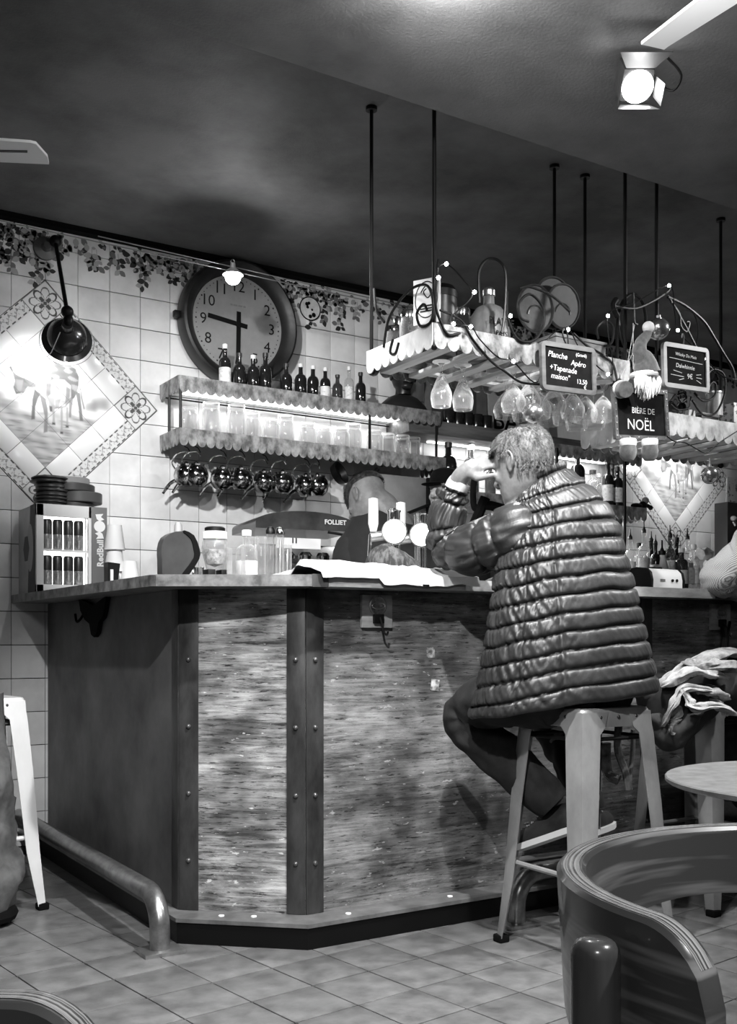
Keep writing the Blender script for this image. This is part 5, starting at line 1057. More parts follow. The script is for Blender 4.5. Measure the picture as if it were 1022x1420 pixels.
# ================================================ STOOLS
galv = M('stool_metal', .26, .38, .55, col2=.42, scale=(7, 7, 4), detail=9, bump=.06)
galv_w = M('stool_pale', .62, .35, .1, col2=.72, scale=(7, 7, 4), detail=8)
bolt_me = MB().ball((0, 0, 0), (.006, .006, .006), 8, 5).mesh('bolt', M('bolt_dark', .05, .4, .6))
def stool(loc, rz, lab, mt, H_=.73):
    t = thing('bar_stool', lab, 'bar stool', loc, rz, None)
    hs, hf = .135, .192                                # half side of seat and of the feet square
    m = MB(); r = .028; ring = lambda h, z, rr: [V((sx * (h - rr) + rr * math.cos(a), sy * (h - rr) + rr * math.sin(a), z)) for (sx, sy, a0) in ((1, 1, 0), (-1, 1, 1), (-1, -1, 2), (1, -1, 3)) for a in [(a0 + k / 5) * PI / 2 for k in range(6)]]
    rows = [ring(hs + .004, H_ - .055, r), ring(hs + .004, H_ - .010, r), ring(hs, H_ - .002, r), ring(hs - .008, H_, r), ring(hs - .022, H_ - .002, .02), ring(.02, H_ - .006, .01)]
    m.grid(rows, closed=True); m.f.append(list(range(len(m.v) - 24, len(m.v)))); m.m.append(0)
    seat = m.obj('seat', mt, t)
    bo = MB()
    for sx, sy in ((1, 0), (-1, 0), (0, 1), (0, -1)):
        for q in (-.07, 0.0, .07) : link('bolt', bolt_me, seat, (sx * (hs + .004) + (q if sy else 0), sy * (hs + .004) + (q if sx else 0), H_ - .026))
    for sx, sy in ((1, 1), (-1, 1), (-1, -1), (1, -1)):
        m = MB()
        def P3(h, z, a, b):                              # point on leg: outer corner h, along the two faces a/b inward
            return V((sx * (h - a), sy * (h - b), z))
        rows = []
        for z, h, w in ((H_ - .012, hs + .006, .100), (H_ - .055, hs + .009, .088), (H_ - .075, hs + .012, .070), (.45, hs + .028, .064), (.2, hf - .014, .054), (.03, hf, .036), (.015, hf + .001, .034)):
            c = .012
            rows.append([P3(h, z, w, .0), P3(h, z, c * 2.2, 0), P3(h, z, c * .5, c * .5), P3(h, z, 0, c * 2.2), P3(h, z, 0, w), P3(h, z, .003, w), P3(h, z, .003 + c * .3, c * 2.2), P3(h, z, c, c), P3(h, z, c * 2.2, .003 + c * .3), P3(h, z, w, .003)])
        m.grid(rows, closed=True, cap=True)
        leg = m.obj('leg', mt, t)
        MB().box((sx * (hf - .014), sy * (hf - .014), .012), (.038, .038, .024), bev=.006).obj('rubber_foot', blackmatt, leg)
    for (a, b) in (((1, 1), (-1, 1)), ((-1, 1), (-1, -1)), ((-1, -1), (1, -1)), ((1, -1), (1, 1))):
        h = .160; MB().tube([(a[0] * h, a[1] * h, .25), (b[0] * h, b[1] * h, .25)], .0085, 8).obj('footrest_bar', mt, t)
        h = .128; MB().tube([(a[0] * h, a[1] * h, .64), (b[0] * h, b[1] * h, .64)], .006, 8).obj('brace', black, t)
    return t
ym = math.atan2(FW.y, FW.x)
def camxy(xc, d, z=0): return RT * xc + FW * d + V((0, 0, z))
st1 = stool(camxy(.652, 3.15), ym + PI / 4 - .24, 'grey metal bar stool under the seated man', galv)
st2 = stool(camxy(1.20, 3.75), ym + PI / 4 - .18, 'grey metal bar stool with a fleece-lined coat thrown over it, at the right', galv)
st0 = stool(camxy(-1.372, 3.62), ym + PI / 4 - .10, 'pale metal bar stool cut off by the left edge of the picture', galv_w)

# coat draped on the left stool (grey padded)
def cloth(name, rows, mt, t, th=.004, sm=True):
    m = MB(); m.grid(rows); o = m.obj(name, mt, t, world=True, angle=80); s_ = o.modifiers.new('thick', 'SOLIDIFY'); s_.thickness = th; s_.offset = 0; return o
t = thing('padded_coat', 'crumpled grey padded coat hanging down beside the pale stool at the left edge', 'coat', camxy(-1.40, 3.42)); m = MB(); rows = []
for j in range(26):
    v = j / 25; z = .74 - v * .71; rx = .13 + .07 * v ** .7 - (.09 * max(0, v - .9) * 10 * .5); rows.append([camxy(-1.335 + (rx * (1 + .05 * math.sin(5 * a + v * 9)) * math.cos(a)), 3.40 + (.10 + .04 * v) * math.sin(a), z) + V((0, 0, 1)) * 0 + V(NZ.noise_vector(V((math.cos(a) * 2, math.sin(a) * 2, v * 9)))) * .04 for a in [2 * PI * k / 36 for k in range(36)]])
m.grid(rows, closed=True, cap=True); m.obj('cloth', M('coat_grey', .05, .5, col2=.12, scale=(14, 14, 14), bump=.3), t, world=True, angle=70)
MB().tube([camxy(-1.335 + .17 * math.cos(a), 3.40 + .12 * math.sin(a), .035) for a in [2 * PI * k / 24 for k in range(24)]], .022, 8, closed=True).obj('hem', blackmatt, t, world=True)

# fleece coat over the right stool: folded slabs along lines seen from the side
fle = M('fleece', .05, .9, col2=.30, scale=(26, 26, 26), detail=8, lo=.36, hi=.62, sheen=.5, bump=.5, bscale=(90, 90, 90))
suede = M('suede', .02, .9, col2=.06, scale=(9, 9, 9), detail=7)
pale_f = M('fleece_pale', .26, .95, col2=.42, scale=(60, 60, 60), sheen=.6, bump=.5, bscale=(120, 120, 120))
t = thing('fleece_coat', 'suede coat with pale fleece lining heaped over the right bar stool', 'coat', camxy(1.15, 3.6, .74))
def fold(pts, w, mt, nm, seed=0, droop=0):
    path = smooth_path([C(a, b, d) for a, b, d in pts], 8); rows = []
    n = len(path)
    for i, p in enumerate(path):
        k = i / (n - 1); e = math.sin(PI * min(1, max(0, k))) ** .35; row = []
        tdir = (path[min(i + 1, n - 1)] - path[max(i - 1, 0)]).normalized(); up = V((0, 0, 1)); up = (up - tdir * up.dot(tdir)).normalized(); sd = tdir.cross(up)
        for q in range(18):
            a = 2 * PI * q / 18; ww = w[0] * (w[2] if len(w) > 2 else 1) ** k; hh = w[1] * e + .002
            nn = NZ.noise(V((k * 6 + seed, math.cos(a) * 1.4, math.sin(a) * 1.4))) * .018
            row.append(p + sd * ((ww + nn) * math.cos(a)) + up * ((hh + nn) * math.sin(a)))
        rows.append(row)
    m = MB(); m.grid(rows, closed=True, cap=True); return m.obj(nm, mt, t, world=True, angle=70)
fold([(898, 960, 3.55), (915, 975, 3.5), (935, 990, 3.5), (960, 985, 3.52), (985, 960, 3.58)], (.06, .085), suede, 'body', 1)
fold([(905, 990, 3.45), (912, 1010, 3.44), (925, 1020, 3.44), (945, 1010, 3.44), (965, 985, 3.46)], (.04, .045), suede, 'body', 4)
fold([(975, 960, 3.66), (1000, 950, 3.68), (1040, 955, 3.7), (1090, 965, 3.75)], (.12, .10), suede, 'body', 2)
fold([(905, 958, 3.52), (925, 945, 3.5), (955, 928, 3.5), (985, 912, 3.54), (1010, 905, 3.6), (1050, 912, 3.7)], (.05, .020), fle, 'lining', 5)
fold([(918, 952, 3.44), (940, 940, 3.42), (960, 930, 3.42), (985, 935, 3.44), (1000, 938, 3.5)], (.03, .014), pale_f, 'lining', 6)
fold([(955, 918, 3.50), (975, 925, 3.46), (1000, 922, 3.46), (1030, 928, 3.5)], (.04, .016), fle, 'lining', 8)
fold([(922, 1018, 3.415), (923, 1000, 3.41), (935, 975, 3.40), (947, 955, 3.40), (975, 955, 3.42), (995, 962, 3.44)], (.018, .008), pale_f, 'lining', 9)
fold([(948, 955, 3.40), (956, 972, 3.39), (965, 981, 3.385), (988, 978, 3.40), (1004, 982, 3.42), (1010, 992, 3.44)], (.025, .009), pale_f, 'lining', 10)
fold([(936, 978, 3.425), (938, 1000, 3.42), (928, 1018, 3.42)], (.016, .02), fle, 'lining', 12)
fold([(966, 958, 3.45), (990, 960, 3.44), (998, 970, 3.45), (990, 978, 3.45)], (.03, .012), fle, 'lining', 13)
t = thing('hanging_strap', 'black strap hanging from the hook plate at the right down to the coat', 'strap', WY(1000, 870, B.y - .05)); MB().tube(smooth_path([WY(1003, 868, B.y - .05), WY(1005, 885, B.y - .06), WY(1004, 905, B.y - .08), WY(1012, 925, B.y - .1)]), .012, 8).tube(smooth_path([WY(1012, 862, B.y - .04), WY(1009, 890, B.y - .06), WY(1015, 920, B.y - .1)]), .006, 6).obj('strap', blackmatt, t, world=True)

# round table
t = thing('bistro_table', 'small round pale-topped table at the right edge behind the chair', 'table', camxy(.775, 1.68))
MB().lathe([(0, .690), (.284, .690), (.288, .693), (.288, .698), (.286, .70), (0, .70)], 64).obj('tabletop', M('marble_top', .38, .35, col2=.62, scale=(30, 30, 30), detail=9), t)
MB().lathe([(0, .02), (.03, .02), (.03, .64), (.06, .66), (.09, .690), (0, .690)], 20).obj('column', black, t)
for k in range(4):
    a = k * PI / 2 + .9; MB().tube(smooth_path([(0, 0, .10), (.10 * math.cos(a), .10 * math.sin(a), .06), (.24 * math.cos(a), .24 * math.sin(a), .015)]), .014, 8).obj('foot', black, t)
# bentwood chairs
bent = M('bentwood', .07, .28, col2=.30, scale=(3, 3, 44), detail=3, coat=.4, lo=.50, hi=.68)
edge = M('bentwood_edge', .10, .2, col2=.34, scale=(2, 2, 420), detail=3, coat=.5)
ply_m = M('ply_edge', .3, .25, coat=.4); nt_ = ply_m.node_tree; b_ = nt_.nodes['Principled BSDF']; N_ = nt_.nodes.new
tc_ = N_('ShaderNodeTexCoord'); mu_ = N_('ShaderNodeVectorMath'); mu_.operation = 'MULTIPLY'; mu_.inputs[1].default_value = (1, 1, 0); ln_ = N_('ShaderNodeVectorMath'); ln_.operation = 'LENGTH'; nz_n = N_('ShaderNodeTexNoise'); nz_n.noise_dimensions = '1D'; nz_n.inputs['Scale'].default_value = 520; nz_n.inputs['Detail'].default_value = 1
rp_ = N_('ShaderNodeValToRGB'); rp_.color_ramp.elements[0].position = .42; rp_.color_ramp.elements[1].position = .55; rp_.color_ramp.elements[0].color = (.07, .07, .07, 1); rp_.color_ramp.elements[1].color = (.42, .42, .42, 1)
for x_, y_ in ((tc_.outputs['Object'], mu_.inputs[0]), (mu_.outputs[0], ln_.inputs[0]), (ln_.outputs['Value'], nz_n.inputs['W']), (nz_n.outputs[0], rp_.inputs[0]), (rp_.outputs[0], b_.inputs['Base Color'])): nt_.links.new(x_, y_)
def chair(center, a_start, a_end, lab, posts, H_=.74, r=.235, bh=.100):
    t = thing('bentwood_armchair', lab, 'chair', center, 0)
    n = 150; th = .024; rows = []
    for i in range(n + 1):
        k = i / n; a = a_start + (a_end - a_start) * k
        de = min(k, 1 - k) * (a_end - a_start) * r; cut = 0
        if de < .05: cut = .05 - math.sqrt(max(0, .05 ** 2 - (.05 - de) ** 2))
        zt = H_ - cut - .000; zb_ = H_ - bh * (1.0 + .35 * math.cos((k - .5) * 2 * PI) * -1) + cut * .6
        zb_ = min(zb_, zt - .012)
        fl = 1 + .03 * math.cos((k - .5) * PI * 2); ri, ro = r - th / 2, r + th / 2; d = V((math.cos(a), math.sin(a), 0)); e = .0035
        rows.append([d * ri + V((0, 0, zb_)), d * (ro - .006) + V((0, 0, zb_)), d * ro + V((0, 0, zt - e)), d * (ro - e) + V((0, 0, zt)), d * (ri + e) + V((0, 0, zt)), d * ri + V((0, 0, zt - e))])
    m = MB(); m.grid(rows, closed=True, cap=True); bm_o = m.obj('backrest', bent, t)
    m = MB(); rows = []
    for i in range(1, n):
        k = i / n; a = a_start + (a_end - a_start) * k; de = min(k, 1 - k) * (a_end - a_start) * r
        cut = 0 if de >= .05 else .05 - math.sqrt(max(0, .05 ** 2 - (.05 - de) ** 2)); d = V((math.cos(a), math.sin(a), 0))
        rows.append([d * (r - .0065) + V((0, 0, H_ - cut + .0004)), d * (r + .0065) + V((0, 0, H_ - cut + .0004))])
    m.grid(rows); m.obj('laminated_edge', ply_m, bm_o)
    m = MB().lathe([(0, .43), (.19, .43), (.205, .437), (.205, .455), (.19, .462), (0, .458)], 40); m.obj('seat', bent, t)
    for a in posts:
        d = V((math.cos(a), math.sin(a), 0)); tt = V((-d.y, d.x, 0)); p = d * (r + .032)
        m = MB(); pts = [p + V((0, 0, H_ - .0165)), p + V((0, 0, H_ - .0170)), p + V((0, 0, H_ - .019)), p + V((0, 0, H_ - .023)), p + V((0, 0, H_ - .028)), p + V((0, 0, .60)), p + d * .002 + V((0, 0, .45)), p + d * .03 + V((0, 0, .0))]
        m.tube(pts, [.004, .009, .013, .0158, .0168, .0168, .0168, .013], 24); leg = m.obj('leg', M('bentwood_post', .05, .25, coat=.5, col2=.09, scale=(30, 30, 4)), t)
        for z in (.695, .640): MB().ball(p - tt * .0155 + V((0, 0, z)), (.005, .005, .005), 10, 6).obj('screw', black, leg)
    for a in (posts[0] + PI, posts[-1] + PI) if len(posts) < 4 else ():
        d = V((math.cos(a), math.sin(a), 0)); MB().tube([d * .17 + V((0, 0, .43)), d * .20], [.016, .013], 12).obj('leg', bent, t)
    return t
ca = lambda deg: math.radians(deg) + math.atan2(RT.y, RT.x)         # angles counted from the picture's right-hand direction
chair(camxy(.398, .818), ca(-10 ), ca(221), 'varnished bentwood armchair in the right foreground, its curved back towards the bar', [ca(204), ca(8)])
chair(camxy(-.205, .312), ca(72), ca(290), 'varnished bentwood chair back in the bottom left corner', [ca(120), ca(240)])

# ================================================ PEOPLE
def head_parts(mb, c, fwd, up, s=1.0, ears=True, face=True):
    """head as lofted rings; c = centre of the head, fwd = where the face looks"""
    up = V(up).normalized(); fwd = V(fwd); fwd = (fwd - up * fwd.dot(up)).normalized(); rt = fwd.cross(up)
    X = Mx((rt, fwd, up)).transposed().to_4x4(); X.translation = c; X = X @ Mx.Scale(s, 4)
    tab = [(-.118, .018, .082, -.03), (-.112, .034, .090, -.02), (-.098, .046, .094, .0 - .03), (-.075, .057, .094, -.055), (-.05, .065, .092, -.075), (-.02, .070, .090, -.088), (.01, .073, .090, -.096), (.04, .076, .092, -.100), (.065, .074, .087, -.097), (.09, .064, .070, -.084), (.108, .046, .046, -.060), (.118, .024, .018, -.030), (.120, .004, .0, -.008)]
    rows = []
    for z, w, f, b in tab:
        cy, ry = (f + b) / 2, (f - b) / 2; rows.append([X @ V((w * math.copysign(abs(math.cos(a)) ** .9, math.cos(a)), cy + ry * math.sin(a), z)) for a in [2 * PI * k / 28 for k in range(28)]])
    mb.grid(rows, closed=True, cap=True)
    if face:
        mb.tube([X @ V(p) for p in ((0, .086, .025), (0, .098, .005), (0, .112, -.018), (0, .104, -.030))], [.009 * s, .011 * s, .015 * s, .012 * s], 10)
        for sx in (-1, 1):
            mb.ball((0, 0, 0), (.013, .010, .008), 10, 6, mx=X @ T(sx * .016, .096, -.026)); mb.ball((0, 0, 0), (.017, .010, .006), 10, 6, mx=X @ T(sx * .030, .086, .028)); mb.ball((0, 0, 0), (.012, .009, .009), 10, 6, mx=X @ T(sx * .030, .080, .008))
            mb.ball((0, 0, 0), (.018, .02, .018), 10, 6, mx=X @ T(sx * .042, .064, -.022))
        mb.ball((0, 0, 0), (.024, .010, .006), 12, 6, mx=X @ T(0, .092, -.050)); mb.ball((0, 0, 0), (.021, .010, .007), 12, 6, mx=X @ T(0, .090, -.062))
    if ears:
        for sx in (-1, 1):
            pts = [(.074, .010, .022), (.082, .004, .034), (.090, -.012, .036), (.093, -.024, .026), (.092, -.026, .008), (.088, -.020, -.010), (.083, -.008, -.024), (.077, .002, -.030), (.073, .006, -.020)]
            mb.tube([X @ V((sx * a, b, z)) for a, b, z in smooth_path([V(p) for p in pts], 3)], .0048 * s, 8)
            mb.ball((0, 0, 0), (.006, .018, .026), 12, 8, mx=X @ T(sx * .079, -.008, .004)); mb.ball((0, 0, 0), (.005, .006, .008), 8, 6, mx=X @ T(sx * .078, .006, -.006)); mb.ball((0, 0, 0), (.006, .007, .009), 8, 6, mx=X @ T(sx * .080, .0, -.026))
    return X
def hair_cap(X, mat, parent, lo=lambda a: 0, n_str=1400, L=.016, grow=.008, seed=1, clipf=None):
    """hair: a lifted shell over the skull plus many short strands, where(z, angle) says it grows"""
    tab = [(-.075, .057, .094, -.055), (-.05, .065, .092, -.075), (-.02, .070, .090, -.088), (.01, .073, .090, -.096), (.04, .076, .092, -.100), (.065, .074, .087, -.097), (.09, .064, .070, -.084), (.108, .046, .046, -.060), (.118, .024, .018, -.030), (.1205, .004, .0, -.008)]
    def pt(z, a, g):
        w, f, b = lerp(tab, z); cy, ry = (f + b) / 2, (f - b) / 2; k = 1 + g / .08
        return V((w * k * math.copysign(abs(math.cos(a)) ** .9, math.cos(a)), cy + ry * k * math.sin(a), z + (g if z > .09 else g * max(0, z) / .09)))
    m = MB(); N = 60; rows = []
    for j in range(22):
        row = []
        for i in range(N):
            a = 2 * PI * i / N; z0_ = lo(a); z = z0_ + (.1205 - z0_) * (j / 21) ** .8; e = min(1, j / 3)
            g = -.004 + (grow + .004) * e + .003 * NZ.noise(V((math.cos(a) * 9, math.sin(a) * 9, z * 60 + seed))) * e
            row.append(X @ pt(z, a, g))
        rows.append(row)
    m.grid(rows, closed=True, cap=False); r = random.Random(seed)
    for k in range(n_str):
        a = r.uniform(0, 2 * PI); z0_ = lo(a); z = z0_ + .004 + (.118 - z0_) * r.random() ** .8
        p = pt(z, a, grow * .6); q = pt(max(z - L * r.uniform(.3, .9), z0_ - .006), a + r.uniform(-.12, .12), grow + r.uniform(.001, .007)); mid = (p + q) / 2 + (q.normalized()) * .002
        m.tube([X @ p, X @ mid, X @ q], [.0008, .0006, .0001], 3, cap=False)
    return m.obj('hair', mat, parent, world=True, angle=80)
def chain(mb, pts, rs, seg=16, n=5):
    sp = smooth_path(pts, n); k = len(pts) - 1; rr = []
    for i in range(len(sp)):
        u = i / (len(sp) - 1) * k; j = min(int(u), k - 1); rr.append(rs[j] + (rs[j + 1] - rs[j]) * (u - j))
    mb.tube(sp, rr, seg); mb.ball(sp[0], rr[0], 14, 10); mb.ball(sp[-1], rr[-1], 14, 10)
def hand_parts(mb, wrist, mid, tipdir, palm_n, thumb_side, curl=.5, s=1.0):
    """palm and five fingers; mid = knuckle centre, palm_n = out of the back of the hand"""
    d = (mid - wrist).normalized(); n = (palm_n - d * palm_n.dot(d)).normalized(); sd = d.cross(n) * thumb_side
    for k in range(4):
        o = sd * ((1.5 - k) * .020 * s); kn = mid + o - d * (.004 * abs(k - 1)) ; mb.tube([wrist + o * .6, (wrist + kn) / 2 + o * .1, kn], [.016 * s, .013 * s, .011 * s], 10)
        L = (.075, .084, .078, .060)[k] * s; p = kn; dirv = (tipdir - 0 * n).normalized(); pts = [p]
        for j in range(3):
            dirv = (dirv - n * curl * (.35 + .2 * j)).normalized(); p = p + dirv * (L * (.45, .32, .26)[j]); pts.append(p)
        mb.tube(pts, [.0095 * s, .0088 * s, .0078 * s, .0066 * s], 10); mb.ball(pts[-1], .0066 * s, 10, 6)
        for q, rr in zip(pts[:3], (.0102, .0092, .0084)): mb.ball(q, rr * s, 10, 6)
    b = wrist + d * .02 + sd * .022 * s; p1 = b + (d * .6 + sd * .8).normalized() * .034 * s - n * .008; p2 = p1 + (d * .9 + sd * .25 - n * .2).normalized() * .032 * s; p3 = p2 + (d - n * .3).normalized() * .024 * s
    mb.tube([b, p1, p2, p3], [.015 * s, .0125 * s, .0105 * s, .008 * s], 10); mb.ball(p3, .008 * s, 10, 6); mb.ball(p2, .0105 * s, 10, 6); mb.ball(p1, .0128 * s, 10, 6)
    mb.ball((0, 0, 0), (.034 * s, .036 * s, .014 * s), 14, 8, mx=frame((wrist + mid) / 2 + d * .004, sd, n))
def body(parent, mb, mat, voxel=.0055):
    o = mb.obj('body', mat, parent, world=True); r = o.modifiers.new('one_skin', 'REMESH'); r.mode = 'VOXEL'; r.voxel_size = voxel; r.use_smooth_shade = True
    s_ = o.modifiers.new('soften', 'SMOOTH'); s_.factor = .6; s_.iterations = 3
    bpy.context.view_layer.update(); me = bpy.data.meshes.new_from_object(o.evaluated_get(bpy.context.evaluated_depsgraph_get())); me.name = 'body'; o.modifiers.clear(); o.data = me
    me.materials.clear(); me.materials.append(mat); me.polygons.foreach_set('use_smooth', [True] * len(me.polygons)); return o

# ---- the seated man ---------------------------------------------------
man = thing('person', 'seated man from behind in dark quilted jacket, forehead resting on his hand', 'person', camxy(.60, 3.15, 0))
hipL, kneeL, ankL = C(762, 958, 3.12), C(645, 985, 3.30), C(770, 1112, 3.24)
hipR, kneeR, ankR = C(828, 955, 3.14), C(765, 985, 3.42), C(815, 1105, 3.28)
shL, elb, wri = C(722, 722, 3.17), C(618, 752, 3.33), C(633, 672, 3.30)
shR, elbR, wriR = C(808, 738, 3.28), C(780, 790, 3.48), C(735, 800, 3.60)
hc = C(725, 648, 3.20)
bd = MB()
fdir = (RT * -.72 + FW * .66 + V((0, 0, -.45))); udir = (V((0, 0, 1)) + RT * -.18 + FW * .25)
XH = head_parts(bd, hc, fdir, udir, .93)
chain(bd, [C(770, 720, 3.22), C(752, 690, 3.22), C(738, 660, 3.21)], [.045, .052, .052])
chain(bd, [C(785, 950, 3.15), C(785, 860, 3.15), C(782, 770, 3.19), C(775, 725, 3.22)], [.14, .12, .14, .10], 24)
chain(bd, [shL, elb, wri], [.06, .045, .028]); chain(bd, [shR, elbR, wriR], [.06, .045, .028]); chain(bd, [C(775, 735, 3.22), shL], [.06, .05]); chain(bd, [C(775, 735, 3.22), shR], [.06, .05])
chain(bd, [hipL, kneeL, ankL], [.085, .055, .038]); chain(bd, [hipR, kneeR, ankR], [.085, .055, .038])
kn = C(672, 640, 3.245)
chain(bd, [wri + (wri - elb) * -.1, wri, C(640, 660, 3.285), C(652, 649, 3.268)], [.029, .029, .029, .026], 14)
hand_parts(bd, C(645, 655, 3.28), kn, (RT * .9 + FW * .1 + V((0, 0, .25))), (V((0, 0, .7)) - FW * .75), 1, .35, 1.0)
hand_parts(bd, wriR, wriR + RT * -.08 + FW * .03, (RT * -1 + FW * .2), V((0, 0, 1)), -1, .4)
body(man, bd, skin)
hair_cap(XH, M('grey_hair', .05, .85, col2=.17, scale=(90, 90, 16), detail=6, lo=.38, hi=.62, bump=.6, bscale=(160, 160, 60)), man,
         lambda a: (.060 if math.sin(a) > .35 else (.025 if math.sin(a) > -.05 else (-.0 if math.sin(a) > -.25 else -.048))), 7000, .024, .011, 3)
# quilted jacket
jm = M('quilted_nylon', .016, .43, col2=.030, scale=(9, 9, 9), bump=.30, bscale=(40, 40, 22), bd=.006, spec=.55)
jk = MB()
keys = [  # y at centre, xl, xr, depth of axis, half depth, roll (left lower)
    (974, 645, 916, 3.15, .185, .12), (945, 652, 911, 3.145, .180, .12), (900, 663, 900, 3.14, .168, .11), (855, 672, 890, 3.14, .158, .10), (810, 679, 879, 3.15, .152, .10),
    (770, 684, 868, 3.165, .148, .09), (738, 694, 860, 3.18, .14, .10), (712, 703, 846, 3.19, .128, .16), (692, 700, 826, 3.20, .112, .24), (677, 707, 806, 3.205, .094, .33), (664, 718, 793, 3.205, .082, .42), (654, 722, 786, 3.20, .076, .48)]
tabk = [(i,) + k for i, k in enumerate(keys)]
NR, NT = 230, 300; NPUFF = 13.4
def tabl(u):
    i = min(int(u), len(keys) - 2); f = u - i; a, b = keys[i], keys[i + 1]; return [a[j] + (b[j] - a[j]) * f for j in range(6)]
# arc-length parameter
cent = [C((k[1] + k[2]) / 2, k[0], k[3]) for k in keys]; cum = [0]
for a, b in zip(cent, cent[1:]): cum.append(cum[-1] + (b - a).length)
rows = []
for i in range(NR + 1):
    sN = cum[-1] * i / NR; j = max(k for k in range(len(cum)) if cum[k] <= sN + 1e-9); j = min(j, len(cum) - 2); u = j + (sN - cum[j]) / (cum[j + 1] - cum[j])
    y, xl, xr, d, hd, roll = tabl(u)
    c = C((xl + xr) / 2, y, d); hw = (xr - xl) / 2 / F * d - .006; ps = i / NR * NPUFF
    ax_ = (RT * math.cos(roll) + V((0, 0, 1)) * math.sin(roll)); dp = FW * math.cos(.0) + V((0, 0, .0)); nd = (V((0, 0, -.0)) + FW)
    row = []
    for q in range(NT):
        a = 2 * PI * q / NT; ca_, sa_ = math.cos(a), math.sin(a)
        fr = ps - math.floor(ps); idx = math.floor(ps); puff = 1 - abs(2 * fr - 1) ** 4
        A_ = .0085 if i < NR * .84 else .006
        # vertical seams down the back and near side
        seam = 1 - .55 * math.exp(-((a - (3 * PI / 2 - .06 - .16 * min(1, u / 6))) / .026) ** 2) - .5 * math.exp(-((a - (3 * PI / 2 - .62)) / .026) ** 2) * (u < 5.5)
        wl = .5 + .5 * math.tanh((-ca_ + .05) * 3)
        wr = NZ.noise(V((a * 17 + idx * 5.3 + fr * 2.2, idx * 3.1, fr * .9))) * (.0075 * wl + .0022) * (1 - .4 * puff) + NZ.noise(V((a * 40 - fr * 3 + idx * 2, idx * 7.7, fr * 1.5))) * .0032 * wl
        r_ = A_ * (puff - .75) * (.6 + .4 * seam) + wr - .012 * (1 - seam) - .0045 * math.exp(-(min(fr, 1 - fr) / .07) ** 2)
        p = c + ax_ * ((hw + r_) * math.copysign(abs(ca_) ** .9, ca_)) + nd * ((hd + r_) * math.copysign(abs(sa_) ** .9, sa_)) + V((0, 0, .016 * math.sin(a) * 0))
        p += V((0, 0, 1)) * (NZ.noise(V((a * 2.4, idx * .7, 2))) * .006 - .040 * max(0, -ca_ - .05) * (1 if u > .5 else .4) * max(0, 1 - u / 9))
        row.append(p)
    rows.append(row)
jk.grid(rows, closed=True)
# tuck the hem and the collar inwards
def inner(row, k, dz): 
    c = sum(row, V()) / len(row); return [c + (p - c) * k + V((0, 0, dz)) for p in row]
o_ = len(jk.v); r1 = inner(rows[0], .93, .012); r2 = inner(rows[0], .86, .06); jk.grid([r2, r1, rows[0]], closed=True)
r1 = inner(rows[-1], .90, -.004); r2 = inner(rows[-1], .84, -.05); jk.grid([rows[-1], r1, r2], closed=True)
def sleeve(pts, rs, npf, seed=0, A_=.012):
    sp = smooth_path(pts, 26); n = len(sp) - 1; k = len(pts) - 1; rows = []; up = None
    for i, p in enumerate(sp):
        u = i / n * k; j = min(int(u), k - 1); r0 = rs[j] + (rs[j + 1] - rs[j]) * (u - j)
        td = (sp[min(i + 1, n)] - sp[max(i - 1, 0)]).normalized(); up = (up or V((0, 0, 1))); x = up.cross(td).normalized(); y_ = td.cross(x); up = y_
        ps = i / n * npf; ps += .22 * math.sin(ps * 2.3 + seed); fr = ps - math.floor(ps); idx = math.floor(ps); puff = 1 - abs(2 * fr - 1) ** 3; row = []
        for q in range(90):
            a = 2 * PI * q / 90; w_ = NZ.noise(V((math.cos(a) * 3.2 + fr * 1.2, math.sin(a) * 3.2, idx * 4.4 + seed + fr * 1.1))) * .011 + NZ.noise(V((math.cos(a) * 9, math.sin(a) * 9, idx * 4.4 + seed + fr * 1.8))) * .005
            row.append(p + x * (math.cos(a) * (r0 + A_ * (puff - .7) + w_)) + y_ * (math.sin(a) * (r0 + A_ * (puff - .7) + w_)))
        rows.append(row)
    jk.grid(rows, closed=True, cap=False)
    jk.grid([rows[-1], inner(rows[-1], .9, 0), inner(rows[-3], .75, 0)], closed=True); return rows
sleeve([C(765, 738, 3.20), C(726, 738, 3.17), C(690, 752, 3.20), C(652, 762, 3.27), C(626, 757, 3.325), C(617, 733, 3.335), C(624, 700, 3.32), C(632, 677, 3.305)], [.085, .096, .086, .078, .066, .058, .051, .043], 8.2, 1)
sleeve([C(795, 742, 3.26), C(812, 745, 3.28), C(806, 775, 3.38), C(780, 795, 3.48), C(755, 800, 3.56)], [.08, .085, .07, .06, .045], 7.4, 7)
jacket = jk.obj('quilted_jacket', jm, man, world=True, angle=75)
# lining band at the collar and shirt cuff
MB().tube([C(628, 684, 3.31), C(634, 674, 3.305), C(638, 667, 3.30)], [.034, .037, .035], 20).obj('shirt_cuff', M('shirt', .5, .8), man, world=True)
